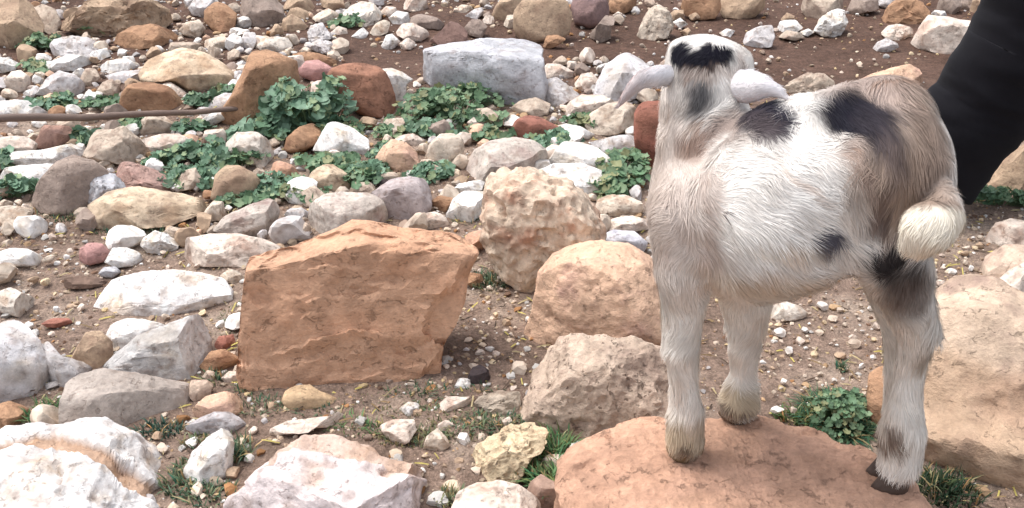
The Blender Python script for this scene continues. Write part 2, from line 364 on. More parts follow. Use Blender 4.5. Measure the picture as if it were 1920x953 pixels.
# ------------------------------------------------------------------ rocks: label | colour | share of top face | outline | options
ROCKS = """
tan weathered boulder cut off by the top left corner | T | .3 | 0,-10 40,-12 63,13 77,50 67,74 50,91 20,97 -12,80
greyish pink stone wedged right of the corner boulder | N | .4 | 62,17 84,8 104,18 112,44 101,64 77,60
long tan-brown boulder lying across the top left | T | .3 | 114,50 128,34 158,20 175,5 218,-6 268,-6 312,18 319,40 300,54 255,56 218,66 198,74 168,70 144,60 | rough
tapering tan rock lying right below the long top-left boulder | O | .35 | 216,81 225,64 255,50 285,45 322,57 349,67 357,76 320,84 285,91 248,93
brown rounded rock under the top edge, left of the tall lavender rock | O | .3 | 383,40 386,20 406,4 423,8 443,27 438,54 405,62
small grey cream stone leaning on the tapering tan rock | C | .3 | 336,57 350,42 375,37 385,55 370,74 345,66
pale lavender stone cut by the top edge left of the brown rounded rock | L | .4 | 354,15 368,-6 402,-6 404,20 382,34 360,28
tall lavender and tan rock cut by the top edge near the left third | B | .2 | 452,24 456,-8 525,-8 533,20 528,46 490,52 458,48
rough pitted white rock below the corner boulder | L | .4 | 97,90 105,74 130,69 165,72 180,85 187,98 170,110 135,112 105,106 | rough
small white chip beside the rough pitted white rock | W | .5 | 165,107 175,97 200,90 206,105 188,113
cream flat-topped stone above the big light ochre boulder | C | .5 | 384,87 386,75 410,69 435,72 441,83 425,94 395,94
flat brownish stone left of the cream flat-topped stone | N | .5 | 317,92 322,80 360,79 382,84 378,98 325,99
lavender grey chunk standing right of the cream flat-topped stone | L | .35 | 451,78 460,60 478,61 486,80 472,93 455,90
big light ochre boulder with a smooth sloping top in the upper left | CT | .5 | 266,138 285,112 315,97 345,90 385,99 411,115 436,138 441,160 425,174 385,180 350,170 325,156 298,154 270,152 | smooth
white slab half hidden left of the big light ochre boulder | W | .6 | 184,128 205,114 235,110 258,120 264,132 238,138 200,138
lavender grey stone under the half hidden white slab | L | .5 | 198,142 233,134 264,131 268,152 242,158 213,153
long low white rock running left from the half hidden slab | W | .6 | 33,124 60,115 100,115 130,102 160,105 196,120 182,130 150,134 115,133 75,138 40,133
white rock cut by the left edge above the leaf patch | W | .5 | -8,108 15,109 33,118 26,132 -8,140
white and pink stone with a rounded top near the left edge | P | .4 | 10,150 24,135 40,132 55,145 53,168 30,176 14,164
white lavender rock with a steep ridge in the upper left rubble | L | .35 | 70,177 95,145 115,132 140,141 161,158 150,186 130,193 98,182
pink brown stone between white rocks in the upper left rubble | N | .3 | 148,152 163,128 180,129 186,146 172,163 155,160
small lavender pink stone above the spotted white stone | N | .4 | 181,173 195,155 210,149 226,161 221,178 200,185
white stone with dark spots left of the orange-brown rock | W | .4 | 156,188 165,172 180,174 197,188 215,201 190,208 168,206
orange-brown domed rock just above the iron rod | O | .3 | 225,207 232,175 245,158 280,154 315,162 336,178 349,206 310,217 260,217 | smooth
pink white stone leaning on the right of the orange-brown domed rock | P | .4 | 302,164 318,152 336,165 360,184 352,193 332,180
white block at the left edge behind the iron rod | W | .6 | -8,192 30,187 52,189 76,216 46,228 -8,230
small lavender grey rock right of the rod's far end | L | .4 | 387,207 400,185 420,174 439,176 437,198 415,211
small white stone squeezed left of the steep orange-brown boulder | W | .4 | 440,162 445,140 460,139 466,149 452,168
cream stone with a pointed top just below the iron rod | C | .3 | 261,248 268,225 285,211 305,214 320,228 339,237 326,250 295,255 268,254
reddish tan stone below the iron rod near the left edge | RT | .3 | 63,277 75,255 85,234 100,236 135,237 146,256 122,268 90,280
large grey tan rock with a jagged crest below the iron rod | N | .25 | 160,292 175,262 185,239 215,244 232,237 262,262 288,266 297,287 272,303 225,309 183,304
pinkish white rock right of the jagged grey tan rock | P | .45 | 268,262 300,252 335,251 360,264 373,276 346,293 315,305 296,294
bluish white slab on the left side below the reddish tan stone | W | .55 | 18,302 30,284 80,282 130,269 148,274 159,288 142,301 95,309 50,313
brown grey tent-shaped boulder at the left of the photo | B | .15 | 54,390 80,340 110,305 140,293 175,302 197,320 218,345 195,376 163,405 110,405 74,398 | smooth
pink cream stone at the left edge above the bluish white slab | P | .4 | -8,260 20,254 50,257 67,271 60,288 25,301 -8,294
long cream white stone at the rod's tip | W | .5 | 356,234 375,227 395,214 420,206 422,224 396,236 370,243
white and cream rock above the smooth tan rock in the weeds | WC | .3 | 418,297 425,270 445,249 480,247 502,262 522,285 532,302 507,314 470,310 438,314
smooth tan rock standing in weeds left of centre | T | .25 | 397,373 405,330 425,309 450,311 476,325 497,350 488,373 455,382 420,384 | smooth
steep orange-brown boulder left of the big leafy weed | O | .25 | 413,238 418,205 440,175 460,130 474,99 500,93 530,104 557,116 560,150 545,180 530,215 500,238 460,246 430,248 | smooth
tan stone under the top edge right of the tall lavender rock | T | .35 | 526,57 532,35 548,27 565,37 577,50 567,60 540,60
small tan rounded stone behind another tan stone near the top | T | .4 | 537,32 545,17 560,14 575,21 584,33 570,40
tan stone cut by the top edge right of the tall lavender rock | T | .3 | 530,16 535,-8 592,-8 597,12 580,23 555,17
cream stone just below the top edge left of the white pitted rock | C | .4 | 584,34 600,22 615,16 632,24 640,33 625,45 605,46
ochre pink stone cut by the top edge above the cream stone | T | .3 | 600,-8 642,-8 647,16 625,22 605,13
whitish pitted rock near the top in the second quarter | WC | .4 | 644,27 660,10 682,2 700,9 716,25 712,39 697,48 670,51 656,42 | rough
pink stone behind the whitish pitted rock | P | .4 | 713,23 725,12 742,14 747,26 730,34
white angular stone right of the pink stone near the top | W | .4 | 729,34 745,21 766,24 770,41 755,50 737,47
long brown grey stone trailing right of the white angular stone | B | .5 | 767,32 790,26 820,34 834,46 825,56 795,54 769,48
pink cream oval stone on the edge of the bare dark soil | P | .45 | 742,62 755,44 775,44 800,56 808,66 790,78 760,76
tan stone leaning left of the pink cream oval stone | C | .35 | 693,62 705,44 720,36 733,42 727,61 705,69
small bright lavender stone with two humps on dark soil | W | .4 | 656,71 670,59 682,51 691,62 686,72 665,74
small pink rounded stone left of the bright two-humped stone | P | .4 | 619,62 635,49 650,54 652,65 630,68
white rock below the pink cream oval stone | W | .35 | 714,87 725,67 736,64 750,79 736,93 719,95
small pinkish stone right beside a white rock on dark soil | P | .4 | 749,82 765,71 782,80 771,93 754,94
reddish brown rock on dark soil behind the blue-grey block | RB | .25 | 803,78 825,60 845,41 862,44 877,60 877,84 840,88
tan brown stone right of the reddish brown rock | B | .35 | 871,52 885,36 900,37 914,50 902,73 880,66
flat lavender stone near the top on dark soil | L | .55 | 869,32 890,17 905,14 908,26 892,38 875,38
flat cream stone left of the flat lavender stone at the top | C | .6 | 849,21 865,9 885,11 890,20 866,25
tan stone cut by the top edge, standing alone on dark soil | P | .2 | 756,16 759,-8 799,-8 802,16 785,24 764,22
ochre rock half hidden left of the rounded tan boulder at the top | T | .3 | 918,37 929,12 944,-8 985,-8 980,22 962,42 935,42
rounded tan boulder cut by the top edge near the middle | T | .2 | 962,57 965,20 985,-4 1030,-8 1063,3 1074,30 1067,63 1040,79 1000,82 973,74 | smooth
small cream stone in front of the rounded tan boulder | C | .35 | 944,47 952,27 968,27 974,50 955,55
crumbly lavender stone above the rubble left of the dark soil | L | .4 | 577,62 585,49 605,44 622,70 602,83 582,88 | rough
grey white ragged rock at the left end of the dark soil | L | .4 | 575,88 600,74 620,79 640,95 642,110 620,103 590,95 | rough
white pink rock above the steep orange-brown boulder | WC | .45 | 481,87 495,72 520,69 540,72 549,86 537,98 505,101 488,94
flat tan brown slab behind the pink topped rock | O | .5 | 543,102 570,96 600,101 632,114 644,127 610,126 570,118
small flat cream stone on the tan brown slab | C | .6 | 559,97 572,88 590,87 600,97 577,104
pink rock behind the top of the big leafy weed | K | .5 | 558,131 575,115 598,112 617,124 640,142 640,160 605,160 566,145 | smooth
large red-brown boulder right of the big leafy weed | S2 | .25 | 612,150 625,130 650,121 680,117 710,121 727,140 737,165 742,190 738,214 715,226 685,220 655,200 632,172 | smooth
white wedge of rock leaning on the large red-brown boulder | W | .4 | 712,129 735,129 760,139 777,150 762,158 760,188 750,200 736,184 728,156
big blue-grey squared block with a flat pale top | G | .22 | 792,150 795,94 830,86 900,77 980,72 1009,79 1017,95 1017,125 1025,160 1019,196 960,202 900,196 830,180 | block
small ochre brown stone among weeds left of a white rock | O | .3 | 532,282 538,258 560,240 590,227 604,245 593,272 570,285 545,290 | smooth
bright white angular rock among the weeds left of centre | W | .45 | 587,282 600,260 615,232 630,226 660,239 692,262 693,278 674,302 640,300 610,284
orange pink rock left of the egg-shaped stone | A | .3 | 702,300 718,275 735,262 760,267 782,285 787,306 772,325 730,325 713,309
flat cream stone above the orange pink rock | P | .6 | 734,266 750,254 775,251 804,265 797,275 770,273
pale egg-shaped stone standing in the weeds near the middle | C | .25 | 796,300 805,270 825,252 850,249 869,262 872,280 857,303 835,316 810,312 | smooth
long lavender pink rock right of the egg-shaped stone | NL | .45 | 856,327 865,300 890,280 920,264 960,259 1000,264 1024,280 1027,302 1002,316 975,332 940,345 900,350 868,343
pinkish tan stone below the blue-grey squared block | N | .4 | 871,217 890,204 915,202 932,215 944,232 925,241 900,232
small peach stone with a pointed base among leaves | A | .4 | 877,239 890,231 908,234 902,256 891,268 883,257
rusty red flat rock above the long lavender pink rock | R | .35 | 953,252 965,228 985,217 1010,219 1040,234 1068,246 1042,258 1010,266 978,268 | smooth
cream stone in leaves left of the flat cream stone | C | .5 | 711,242 725,224 755,221 760,233 742,248 735,263 721,260
dark pinkish boulder cut by the top edge right of the rounded tan one | BD | .2 | 1069,12 1078,-8 1137,-8 1143,25 1127,49 1105,56 1078,44 | smooth
ochre brown stone cut by the top edge right of the dark pinkish boulder | O | .25 | 1139,16 1145,-8 1192,-8 1194,14 1170,26 1150,26
brown grey stone leaning below the dark pinkish boulder | B | .3 | 1103,67 1120,48 1135,29 1151,29 1153,41 1145,52 1145,72 1125,82
small ochre stone on dark soil right of the blue-grey block | O | .4 | 1017,87 1025,67 1045,66 1062,73 1046,85 1028,93
cream ochre rock standing alone above the kid's head | C | .25 | 1195,67 1205,45 1215,20 1235,12 1251,25 1260,50 1252,71 1225,76 1203,73 | rough
small white stone right of the cream ochre rock above the kid's head | W | .5 | 1261,42 1275,34 1290,46 1276,54
small tan stone behind the cream ochre rock above the kid's head | T | .4 | 1249,30 1265,19 1281,19 1282,35 1260,39
small cream brown stone just above the kid's head | T | .5 | 1274,60 1290,52 1298,61 1286,68
small tan stone under the ochre boulders at the top | T | .5 | 1289,30 1305,22 1314,34 1298,40
flat white stone on dark soil above the kid's right ear | W | .6 | 1349,62 1362,54 1378,58 1371,68 1355,68
ochre brown boulder cut by the top edge, left one of a pair | O | .2 | 1277,17 1282,-8 1347,-8 1352,15 1341,35 1315,38 1289,31
ochre boulder cut by the top edge, right one of a pair | T | .2 | 1351,22 1353,-8 1432,-8 1434,12 1416,33 1385,36 1357,33
grey white block on dark soil above the kid's right ear | L | .3 | 1394,78 1400,60 1425,49 1446,47 1452,70 1447,88 1415,92 1399,88
large white rock with a pink corner behind the kid's left ear | WL | .35 | 1128,137 1135,115 1155,99 1180,96 1200,107 1220,125 1230,155 1205,178 1182,190 1150,194 1113,186 1116,156
pink and white slab under the large white rock | P | .55 | 1050,212 1070,190 1090,177 1130,179 1152,190 1137,208 1105,219 1075,224
grey white faceted rock below the kid's left ear | C | .35 | 1096,237 1105,214 1140,194 1175,187 1194,205 1192,232 1177,247 1150,254 1113,254
grey stone left of the red rock behind the kid's neck | L | .5 | 1103,267 1130,261 1160,254 1195,252 1197,274 1177,289 1150,297 1123,287
bright white rounded rock in weeds left of the kid's chest | W | .45 | 1023,307 1040,284 1060,259 1090,261 1121,278 1147,298 1146,322 1110,329 1070,322 1033,318
cream white slab below the bright white rounded rock | W | .55 | 1003,322 1040,307 1090,307 1127,320 1130,352 1107,374 1075,361 1040,350 1013,340
pink stone right of the blue-grey squared block | P | .4 | 1017,132 1025,119 1050,121 1077,135 1073,149 1040,149 1021,144
lavender grey rock against the right end of the blue-grey block | L | .35 | 1018,172 1022,147 1045,146 1070,164 1087,178 1062,193 1045,204 1023,194
small white and pink rubble stone left of the large white rock | P | .4 | 1076,157 1090,139 1110,136 1122,151 1106,169 1085,172
pinkish tan stone in front of the blue-grey block's right half | N | .4 | 958,202 975,189 1005,183 1032,195 1027,216 1000,219 973,219
white flat stone behind the rusty red flat rock | W | .5 | 1038,237 1060,231 1090,239 1114,252 1106,265 1085,259 1060,249
red rock standing behind the kid's neck | R2 | .15 | 1190,212 1198,190 1240,178 1290,195 1295,300 1245,328 1205,319 1192,282 | smooth
small pink stone behind the kid's head, left side | P | .4 | 1236,120 1250,109 1264,115 1256,125
pink tan rock cut by the top edge above the bright white rock | N | .3 | 1503,17 1508,-8 1582,-8 1587,12 1572,31 1540,38 1514,32
bright lavender white rock on the far soil, right of centre | W | .3 | 1529,57 1540,34 1565,17 1581,19 1587,45 1577,65 1560,71 1539,63 | rough
cream brown stone cut by the top edge right of the bright white rock | B | .3 | 1589,22 1600,-8 1642,-8 1647,17 1621,25 1594,30
ochre tan rock on top of a white pink stone at the far right | O | .3 | 1656,32 1670,8 1700,-5 1726,7 1740,25 1722,44 1690,50 1664,45 | rough
lavender grey stone cut by the top edge left of the ochre tan rock | L | .3 | 1644,8 1655,-8 1692,-8 1692,10 1665,18
white pink speckled stone under the ochre tan rock | P | .4 | 1654,62 1665,47 1690,46 1711,54 1714,70 1695,76 1665,76 | rough
grey lavender stone left of the pinkish cream block | L | .4 | 1635,94 1645,80 1660,72 1681,81 1684,89 1665,99 1645,99
big pinkish cream block left of the black trousers | P | .3 | 1713,82 1725,55 1740,29 1780,34 1816,41 1814,71 1802,90 1780,104 1745,96 1719,92
small white stone behind the pinkish cream block | W | .5 | 1744,30 1752,19 1770,21 1777,33 1755,36
tan brown stone cut by the top edge above the pinkish cream block | B | .25 | 1754,17 1765,-8 1797,-8 1802,16 1786,30 1764,25
dark brown stone cut by the top edge left of the trousers | B | .25 | 1799,14 1800,-8 1827,-8 1827,18 1811,24
tan stone touching the upper edge of the black trousers | T | .25 | 1819,28 1825,-8 1852,-8 1857,22 1841,34
white stone on the far soil, upper one of two touching | W | .45 | 1454,52 1465,39 1490,37 1505,52 1491,63 1465,60
pink lavender stone on the far soil, lower one of two touching | N | .5 | 1459,70 1475,57 1495,61 1510,70 1491,77
small flat white stone right of two touching stones | W | .6 | 1496,62 1515,54 1527,60 1516,68
small tan stone above two touching stones on the far soil | T | .4 | 1464,37 1475,24 1490,30 1482,43
pinkish brown mound of rock behind the kid's back | N | .4 | 1466,170 1490,150 1515,139 1540,139 1562,155 1560,175 1520,182 1483,180 | rough
orange tan rock showing behind the kid's rump | A | .4 | 1600,158 1640,137 1700,121 1719,129 1730,152 1705,172 1660,175
cream white rock between the kid's rump and the black trousers | C | .45 | 1685,190 1705,171 1725,164 1737,175 1725,198 1705,205
ochre tan rock at the right edge below the black trousers | T | .3 | 1843,350 1870,310 1900,284 1935,258 1935,365 1890,366 1860,361
cream white slab at the left edge below the bluish white slab | W | .6 | -8,337 15,314 60,309 112,305 90,337 55,349 20,352 -8,344
blue-grey rough rock leaning against the tent-shaped boulder | G | .25 | 164,388 170,345 190,321 215,329 237,345 230,372 197,392 175,402 | rough
crumbly reddish heap of conglomerate behind the big cream rock | K2 | .35 | 204,322 235,302 270,314 310,324 327,346 312,366 280,366 240,362 222,347 | rough
big cream rock with a pointed right end in the left half | CT | .4 | 165,408 175,385 210,361 245,351 300,351 346,364 390,378 387,393 347,410 315,423 260,430 200,434 176,424
small cream stone at the pointed end of the big cream rock | C | .3 | 374,414 388,392 402,374 419,379 424,400 411,414 389,416
pink grey brown stone in front of weeds above the pointed cream rock | N | .3 | 329,342 345,321 366,315 377,336 367,354 339,359
cream white flat stone at the left edge in the middle height | C | .6 | -8,390 20,386 62,391 57,403 30,419 -8,429
long pink lavender rock sloping up left of the lavender boulder | NL | .4 | 399,432 425,405 470,384 505,372 525,385 523,413 502,434 470,444 428,440
flat white and pink slab behind the orange block's left corner | P | .6 | 320,482 335,460 355,446 400,439 450,439 500,451 524,463 492,494 460,504 410,502 370,499 328,493
cluster-like white rock left of the flat white and pink slab | W | .45 | 267,462 275,439 290,434 315,441 337,455 327,471 300,476 278,473 | rough
brown pink pebble above the cluster-like white rock | N | .5 | 307,437 320,424 340,429 354,439 336,450
pinkish red rounded stone on soil at the left | K | .35 | 148,491 152,465 165,455 190,457 207,473 197,491 170,498 | smooth
broken white stone right of the pinkish red stone | W | .5 | 199,492 212,464 235,461 261,475 270,491 246,500 219,503
smooth blue-grey pebble in front of the broken white stone | G | .5 | 186,513 195,501 215,499 226,510 211,522 191,520 | smooth
smooth bluish white oval stone at the left edge | W | .55 | -8,477 20,465 50,467 76,480 85,493 61,501 20,501 -8,498 | smooth
small cream stone touching the smooth oval stone at the left | C | .5 | 79,487 95,477 104,481 96,492 82,494
large flat bright white slab on soil left of the orange block | W2 | .72 | 169,582 190,550 215,524 255,512 320,509 370,511 411,521 429,545 427,567 412,579 370,584 320,592 250,599 203,599
cream stone right behind the flat bright white slab | C | .5 | 414,517 430,504 449,509 457,523 441,533 424,530
cream white rock at the left edge above the tall white rock | WC | .45 | -8,545 20,539 41,551 64,560 62,582 42,596 15,590 -8,580
thin flat brown stone lying on soil at the left | B2 | .5 | 116,537 125,521 150,517 202,524 203,535 167,541 128,543
dull red flat stone below the thin brown one | R | .6 | 80,607 100,596 126,596 135,605 112,615 90,614
white humped rock below the flat bright slab | W | .5 | 198,642 210,611 235,597 270,599 300,607 322,618 294,640 252,660 218,660
tall white grey rock against the left edge | WL | .25 | -8,570 20,585 45,610 70,640 85,670 94,710 92,738 62,757 20,756 -8,752
orange tan stone among weeds right of the white and cream rock | A2 | .3 | 504,327 510,305 525,302 545,309 567,326 547,338 525,348 511,343
cream and ochre stone with a rounded peak among weeds | CT | .3 | 574,347 585,325 605,309 625,306 651,325 664,341 652,356 620,366 600,360 584,353
lavender stone below the cream and ochre peaked stone | N | .4 | 554,364 570,349 590,349 609,365 614,379 592,392 570,387
lavender boulder behind the left top of the orange block | NL | .3 | 573,403 580,385 610,364 640,361 690,361 716,375 727,400 734,418 690,440 620,450 585,446 573,424
grey rock with a pale flat top behind the orange block | BL | .3 | 689,367 720,345 740,334 770,331 801,337 808,355 807,392 792,410 765,422 735,417 720,398 707,374
pink tan flat stone above the grey rock with the pale top | N | .5 | 654,357 665,342 695,341 707,350 692,365 670,366
dark purple clod of rock on the weeds' edge above the grey rock | D | .4 | 702,350 712,336 725,336 735,346 721,356
small white chip above the grey rock with the pale top | W | .6 | 754,334 765,319 786,321 790,331 771,338
bluish white flat flake leaning in the gap left of the nodular boulder | W | .6 | 837,362 860,347 895,337 912,340 902,354 870,364 845,368
small dark ochre block left of a white rock | O | .3 | 807,377 825,366 849,371 850,388 836,402 814,399
white rock with rounded top between the grey rock and the nodular boulder | W | .45 | 837,402 850,374 870,359 905,359 917,375 917,404 892,420 860,423 838,414
cream pink stone just behind the orange block's top edge | P | .4 | 773,428 795,401 815,396 836,407 846,428 810,434
lavender stone left of the lavender boulder | L | .45 | 532,402 545,391 565,389 579,398 573,414 550,420 536,412
pale stone at the upper left of the orange block beneath the lavender one | N | .35 | 544,442 555,424 572,416 582,425 582,450 560,452
pink tan lump between the orange block and the nodular boulder | A2 | .35 | 866,463 875,434 905,431 914,450 904,480 880,481
small orange stone right of the orange block's corner | O | .4 | 869,528 880,511 905,514 907,527 886,539
knobbly pinkish cream boulder full of hollows in the middle | PN | .35 | 911,400 915,355 930,334 965,321 1005,324 1051,340 1087,360 1107,390 1124,430 1122,465 1090,490 1045,505 1003,545 980,562 953,530 923,493 909,450 | nodular
smooth peach boulder with a domed top left of the kid's front legs | A | .55 | 985,650 1000,570 1010,510 1040,479 1080,464 1130,454 1175,461 1212,485 1243,520 1270,570 1275,660 1180,690 1080,690 | dome
rough pinkish brown boulder in front of the smooth peach one | NB | .3 | 970,745 980,700 995,660 1020,639 1070,631 1130,629 1200,639 1260,670 1275,770 1190,815 1140,830 1100,838 1060,838 1018,795 983,785 | roughbig
ochre cream stone under the kid's belly on the far side of the flat rock | WC | .5 | 1436,592 1450,571 1475,565 1500,574 1520,593 1491,601 1453,603
pink and white rock at the right edge, upper one of three stacked | P | .4 | 1851,448 1870,419 1895,409 1935,418 1935,472 1880,475 1859,470
pinkish brown rock at the right edge, middle one of three stacked | NB | .4 | 1839,519 1850,480 1880,459 1935,458 1935,520 1880,538 1848,540
pink cream rock at the right edge, lowest one of three stacked | P | .45 | 1862,536 1890,509 1935,483 1935,575 1890,556
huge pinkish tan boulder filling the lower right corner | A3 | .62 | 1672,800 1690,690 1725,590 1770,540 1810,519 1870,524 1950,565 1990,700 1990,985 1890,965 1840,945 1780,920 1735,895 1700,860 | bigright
orange lump at the foot of the huge lower right boulder | O | .3 | 1626,762 1634,700 1660,684 1700,700 1720,740 1715,810 1660,812 1636,796 | smooth
ochre cream knobbly stone among weeds left of the kid's chest | C | .5 | 1114,397 1120,375 1140,364 1170,366 1201,378 1212,396 1181,407 1150,409 1119,409
flat pinkish white stone left of the kid's chest | P | .6 | 1124,427 1150,409 1185,404 1212,412 1214,432 1180,436 1139,438
smooth grey and white stone left of the kid's chest above the peach boulder | GL | .4 | 1124,442 1150,431 1190,434 1214,455 1207,474 1180,480 1149,469 1129,458 | smooth
ochre stone at the left edge beside the grass, lower left | O | .5 | -8,757 15,751 40,761 59,770 42,788 20,808 -8,806
grey cream slab leaning right of the tall white grey rock | L | .35 | 74,652 90,639 115,669 150,679 170,690 152,704 132,724 115,735 93,715 87,682
tan brown angular rock behind the grey leaning slab | T | .25 | 132,682 145,654 160,624 185,621 207,640 210,668 197,695 165,696 144,694
big grey white rock with a peaked ridge left of the orange block | L2 | .3 | 193,694 230,660 260,630 300,614 345,594 370,589 387,615 399,650 398,685 372,714 345,722 300,716 250,700 213,698
squared grey brown slab standing in front of the peaked white rock | BN | .12 | 126,752 132,720 155,699 195,692 250,699 300,711 346,717 354,735 352,788 312,802 270,797 230,807 190,802 128,790 | block
giant white boulder split by an ochre crevice, bottom left corner | WG | .7 | -20,840 0,809 40,799 90,794 140,787 185,789 230,814 270,834 311,870 324,900 345,960 340,1010 200,1060 -20,1060 | crevice
white triangular rock right of the giant split boulder | W | .45 | 347,882 360,850 385,819 410,804 431,807 437,830 434,867 432,893 402,910 370,905 351,894
brown ochre angular stone between the peaked rock and the orange block | O | .35 | 374,688 395,659 420,654 447,670 442,684 412,695 385,699
red chip of stone near the orange block's left side | R | .35 | 402,648 410,631 436,627 442,645 427,661 407,656
peach flat-domed stone left of the orange block's foot | A | .45 | 362,768 385,744 420,734 450,739 477,756 472,775 430,780 390,796 369,785
grey lavender pointed stone left of the ochre stone in the grass | G2 | .35 | 349,803 375,784 400,774 430,771 456,790 472,811 446,822 400,812 369,815
small white stone at the foot of the squared grey slab | W | .5 | 351,793 365,784 373,795 356,801
small greyish stone left of two between the peaked rock and the orange block | N | .4 | 379,708 388,694 403,697 401,716
small pinkish stone touching the orange block's lower left side | P | .4 | 415,709 430,696 449,697 446,714 424,719
pink brown stone right of the squared grey slab | NB | .35 | 351,738 358,714 385,711 399,720 392,744 365,755
rounded ochre cream stone in the grass under the orange block | CO | .4 | 529,753 535,734 555,721 580,721 600,734 636,749 654,759 647,775 600,776 549,776 | smooth
long flat pink stone above the big white slab at the bottom | P | .6 | 507,828 510,804 540,789 600,782 651,781 665,790 621,801 570,804 540,815 514,833
big pinkish white slab spreading along the bottom left of centre | WP | .8 | 425,1010 433,960 445,914 480,879 510,834 550,809 600,804 640,814 690,829 731,850 781,865 841,890 878,911 866,935 850,1010 640,1050 | slabbig
pink stone in the grass above the big white slab | P | .4 | 709,798 740,786 776,787 782,806 767,829 745,838 724,818
cream brown chipped stone right of the pink stone in grass | C | .4 | 792,847 800,819 820,802 836,820 844,837 825,849
white chip below the orange block's right foot | W | .5 | 747,767 765,754 786,756 787,774 768,784
white grey pebble beside the dark clod right of the orange block | W | .4 | 852,727 860,709 881,709 884,730 870,734
dark blackish clod right of the orange block's foot | D | .3 | 877,708 885,689 900,681 916,695 922,717 901,732 881,727
yellow cream rough rock left of the flat rock with the kid | CY | .45 | 884,854 900,834 930,819 960,799 1000,789 1030,800 1027,822 1006,838 987,868 977,894 960,909 920,909 894,893 | rough
small white stone by the yellow cream rock, near the chipped stone | W | .4 | 854,827 862,811 876,812 884,829 870,838
dull cream mound of rock left of the rough pinkish brown boulder | CB | .4 | 883,768 900,744 940,734 972,737 978,775 940,782 898,780 | rough
flat pink stone left of the dull cream mound | P | .5 | 813,763 840,744 882,744 892,758 861,768 829,774
pink white rock cut by the bottom edge near the middle | P | .6 | 838,975 860,924 890,904 930,902 970,909 1012,935 1045,985 940,1010
small cream stone in the grass left of the flat rock | C | .5 | 1012,865 1030,852 1060,852 1074,866 1051,880 1019,876
tan brown pointed stone in the grass at the bottom middle | NB2 | .25 | 978,930 995,904 1015,889 1041,904 1066,945 1045,965 1000,962
flat orange sandstone rock on which the kid stands | SF | .9 | 1072,862 1090,819 1140,794 1190,777 1240,775 1300,777 1360,779 1440,779 1485,789 1540,799 1600,829 1645,850 1702,880 1724,920 1745,975 1700,1060 1400,1100 1200,1060 1110,960 1074,905 | flat
large squared orange sandstone block left of centre | SB | .1 | 447,705 455,620 464,540 471,480 520,463 580,443 622,429 658,407 720,411 790,421 860,429 884,440 898,470 878,512 872,560 852,610 832,640 827,700 804,742 740,752 660,746 590,754 540,764 490,762 454,735 | bigblock
"""

# main colour, stain colour (sRGB of the stone itself)
PAL = {
 'W': ((228, 222, 214), (206, 184, 154)), 'W2': ((236, 230, 224), (214, 188, 160)), 'WL': ((214, 208, 206), (188, 172, 156)),
 'WC': ((218, 204, 186), (184, 148, 116)), 'WG': ((228, 222, 216), (196, 160, 118)), 'WP': ((224, 206, 200), (176, 148, 134)),
 'L': ((202, 194, 190), (180, 160, 140)), 'L2': ((196, 190, 184), (168, 152, 134)), 'P': ((222, 202, 182), (192, 154, 130)),
 'PN': ((218, 192, 162), (186, 136, 104)), 'C': ((210, 190, 166), (172, 138, 108)), 'CT': ((214, 186, 150), (176, 138, 100)),
 'CO': ((200, 164, 118), (170, 140, 104)), 'CY': ((216, 190, 146), (186, 146, 104)), 'CB': ((176, 158, 136), (140, 118, 98)),
 'T': ((186, 154, 120), (148, 116, 90)), 'O': ((176, 130, 90), (144, 100, 68)), 'S2': ((164, 110, 80), (136, 92, 70)),
 'A': ((224, 178, 140), (200, 152, 128)), 'A2': ((206, 152, 116), (174, 130, 110)), 'A3': ((204, 174, 144), (162, 132, 114)),
 'R': ((168, 104, 82), (130, 82, 68)), 'R2': ((158, 92, 70), (134, 84, 62)), 'RT': ((176, 132, 112), (146, 108, 92)),
 'RB': ((142, 108, 94), (112, 84, 76)), 'B': ((160, 138, 122), (128, 108, 96)), 'B2': ((132, 104, 86), (104, 82, 70)),
 'BD': ((134, 104, 98), (108, 84, 84)), 'BL': ((180, 164, 160), (140, 122, 116)), 'BN': ((176, 160, 146), (142, 124, 110)),
 'G': ((190, 188, 190), (164, 158, 160)), 'G2': ((182, 174, 172), (150, 140, 138)), 'GL': ((206, 202, 206), (160, 156, 166)),
 'N': ((194, 172, 148), (160, 132, 112)), 'NL': ((200, 184, 168), (168, 140, 128)), 'NB': ((200, 172, 146), (160, 130, 112)),
 'NB2': ((172, 138, 116), (146, 112, 92)), 'K': ((194, 140, 130), (166, 112, 104)), 'K2': ((186, 146, 130), (150, 96, 82)),
 'D': ((74, 62, 62), (54, 46, 48)), 'SF': ((198, 148, 114), (182, 134, 102)), 'SB': ((206, 154, 114), (194, 142, 102)),
}


def inside(poly, x, y):
    x = np.atleast_1d(x); y = np.atleast_1d(y)
    r = np.zeros(len(x), bool)
    n = len(poly)
    for i in range(n):
        x1, y1 = poly[i]; x2, y2 = poly[(i + 1) % n]
        c = ((y1 > y) != (y2 > y)) & (x < (x2 - x1) * (y - y1) / (y2 - y1 + 1e-12) + x1)
        r ^= c
    return r


def polar_radius(poly, th):
    """distance from the origin to a star-shaped outline, by direction"""
    n = len(poly)
    R = np.zeros(len(th))
    cx, sx = np.cos(th), np.sin(th)
    for i in range(n):
        a = poly[i]; b = poly[(i + 1) % n]
        e = b - a
        den = cx * e[1] - sx * e[0]
        den = np.where(np.abs(den) < 1e-12, 1e-12, den)
        t = (a[0] * e[1] - a[1] * e[0]) / den
        s = (a[0] * sx - a[1] * cx) / den
        ok = (s >= -1e-6) & (s <= 1 + 1e-6) & (t > 0)
        R = np.where(ok, np.maximum(R, t), R)
    good = R > 0
    if not good.all():
        R[~good] = np.median(R[good])
    return R


DESAT = 0.22
LUMA = np.array([0.30, 0.55, 0.15])


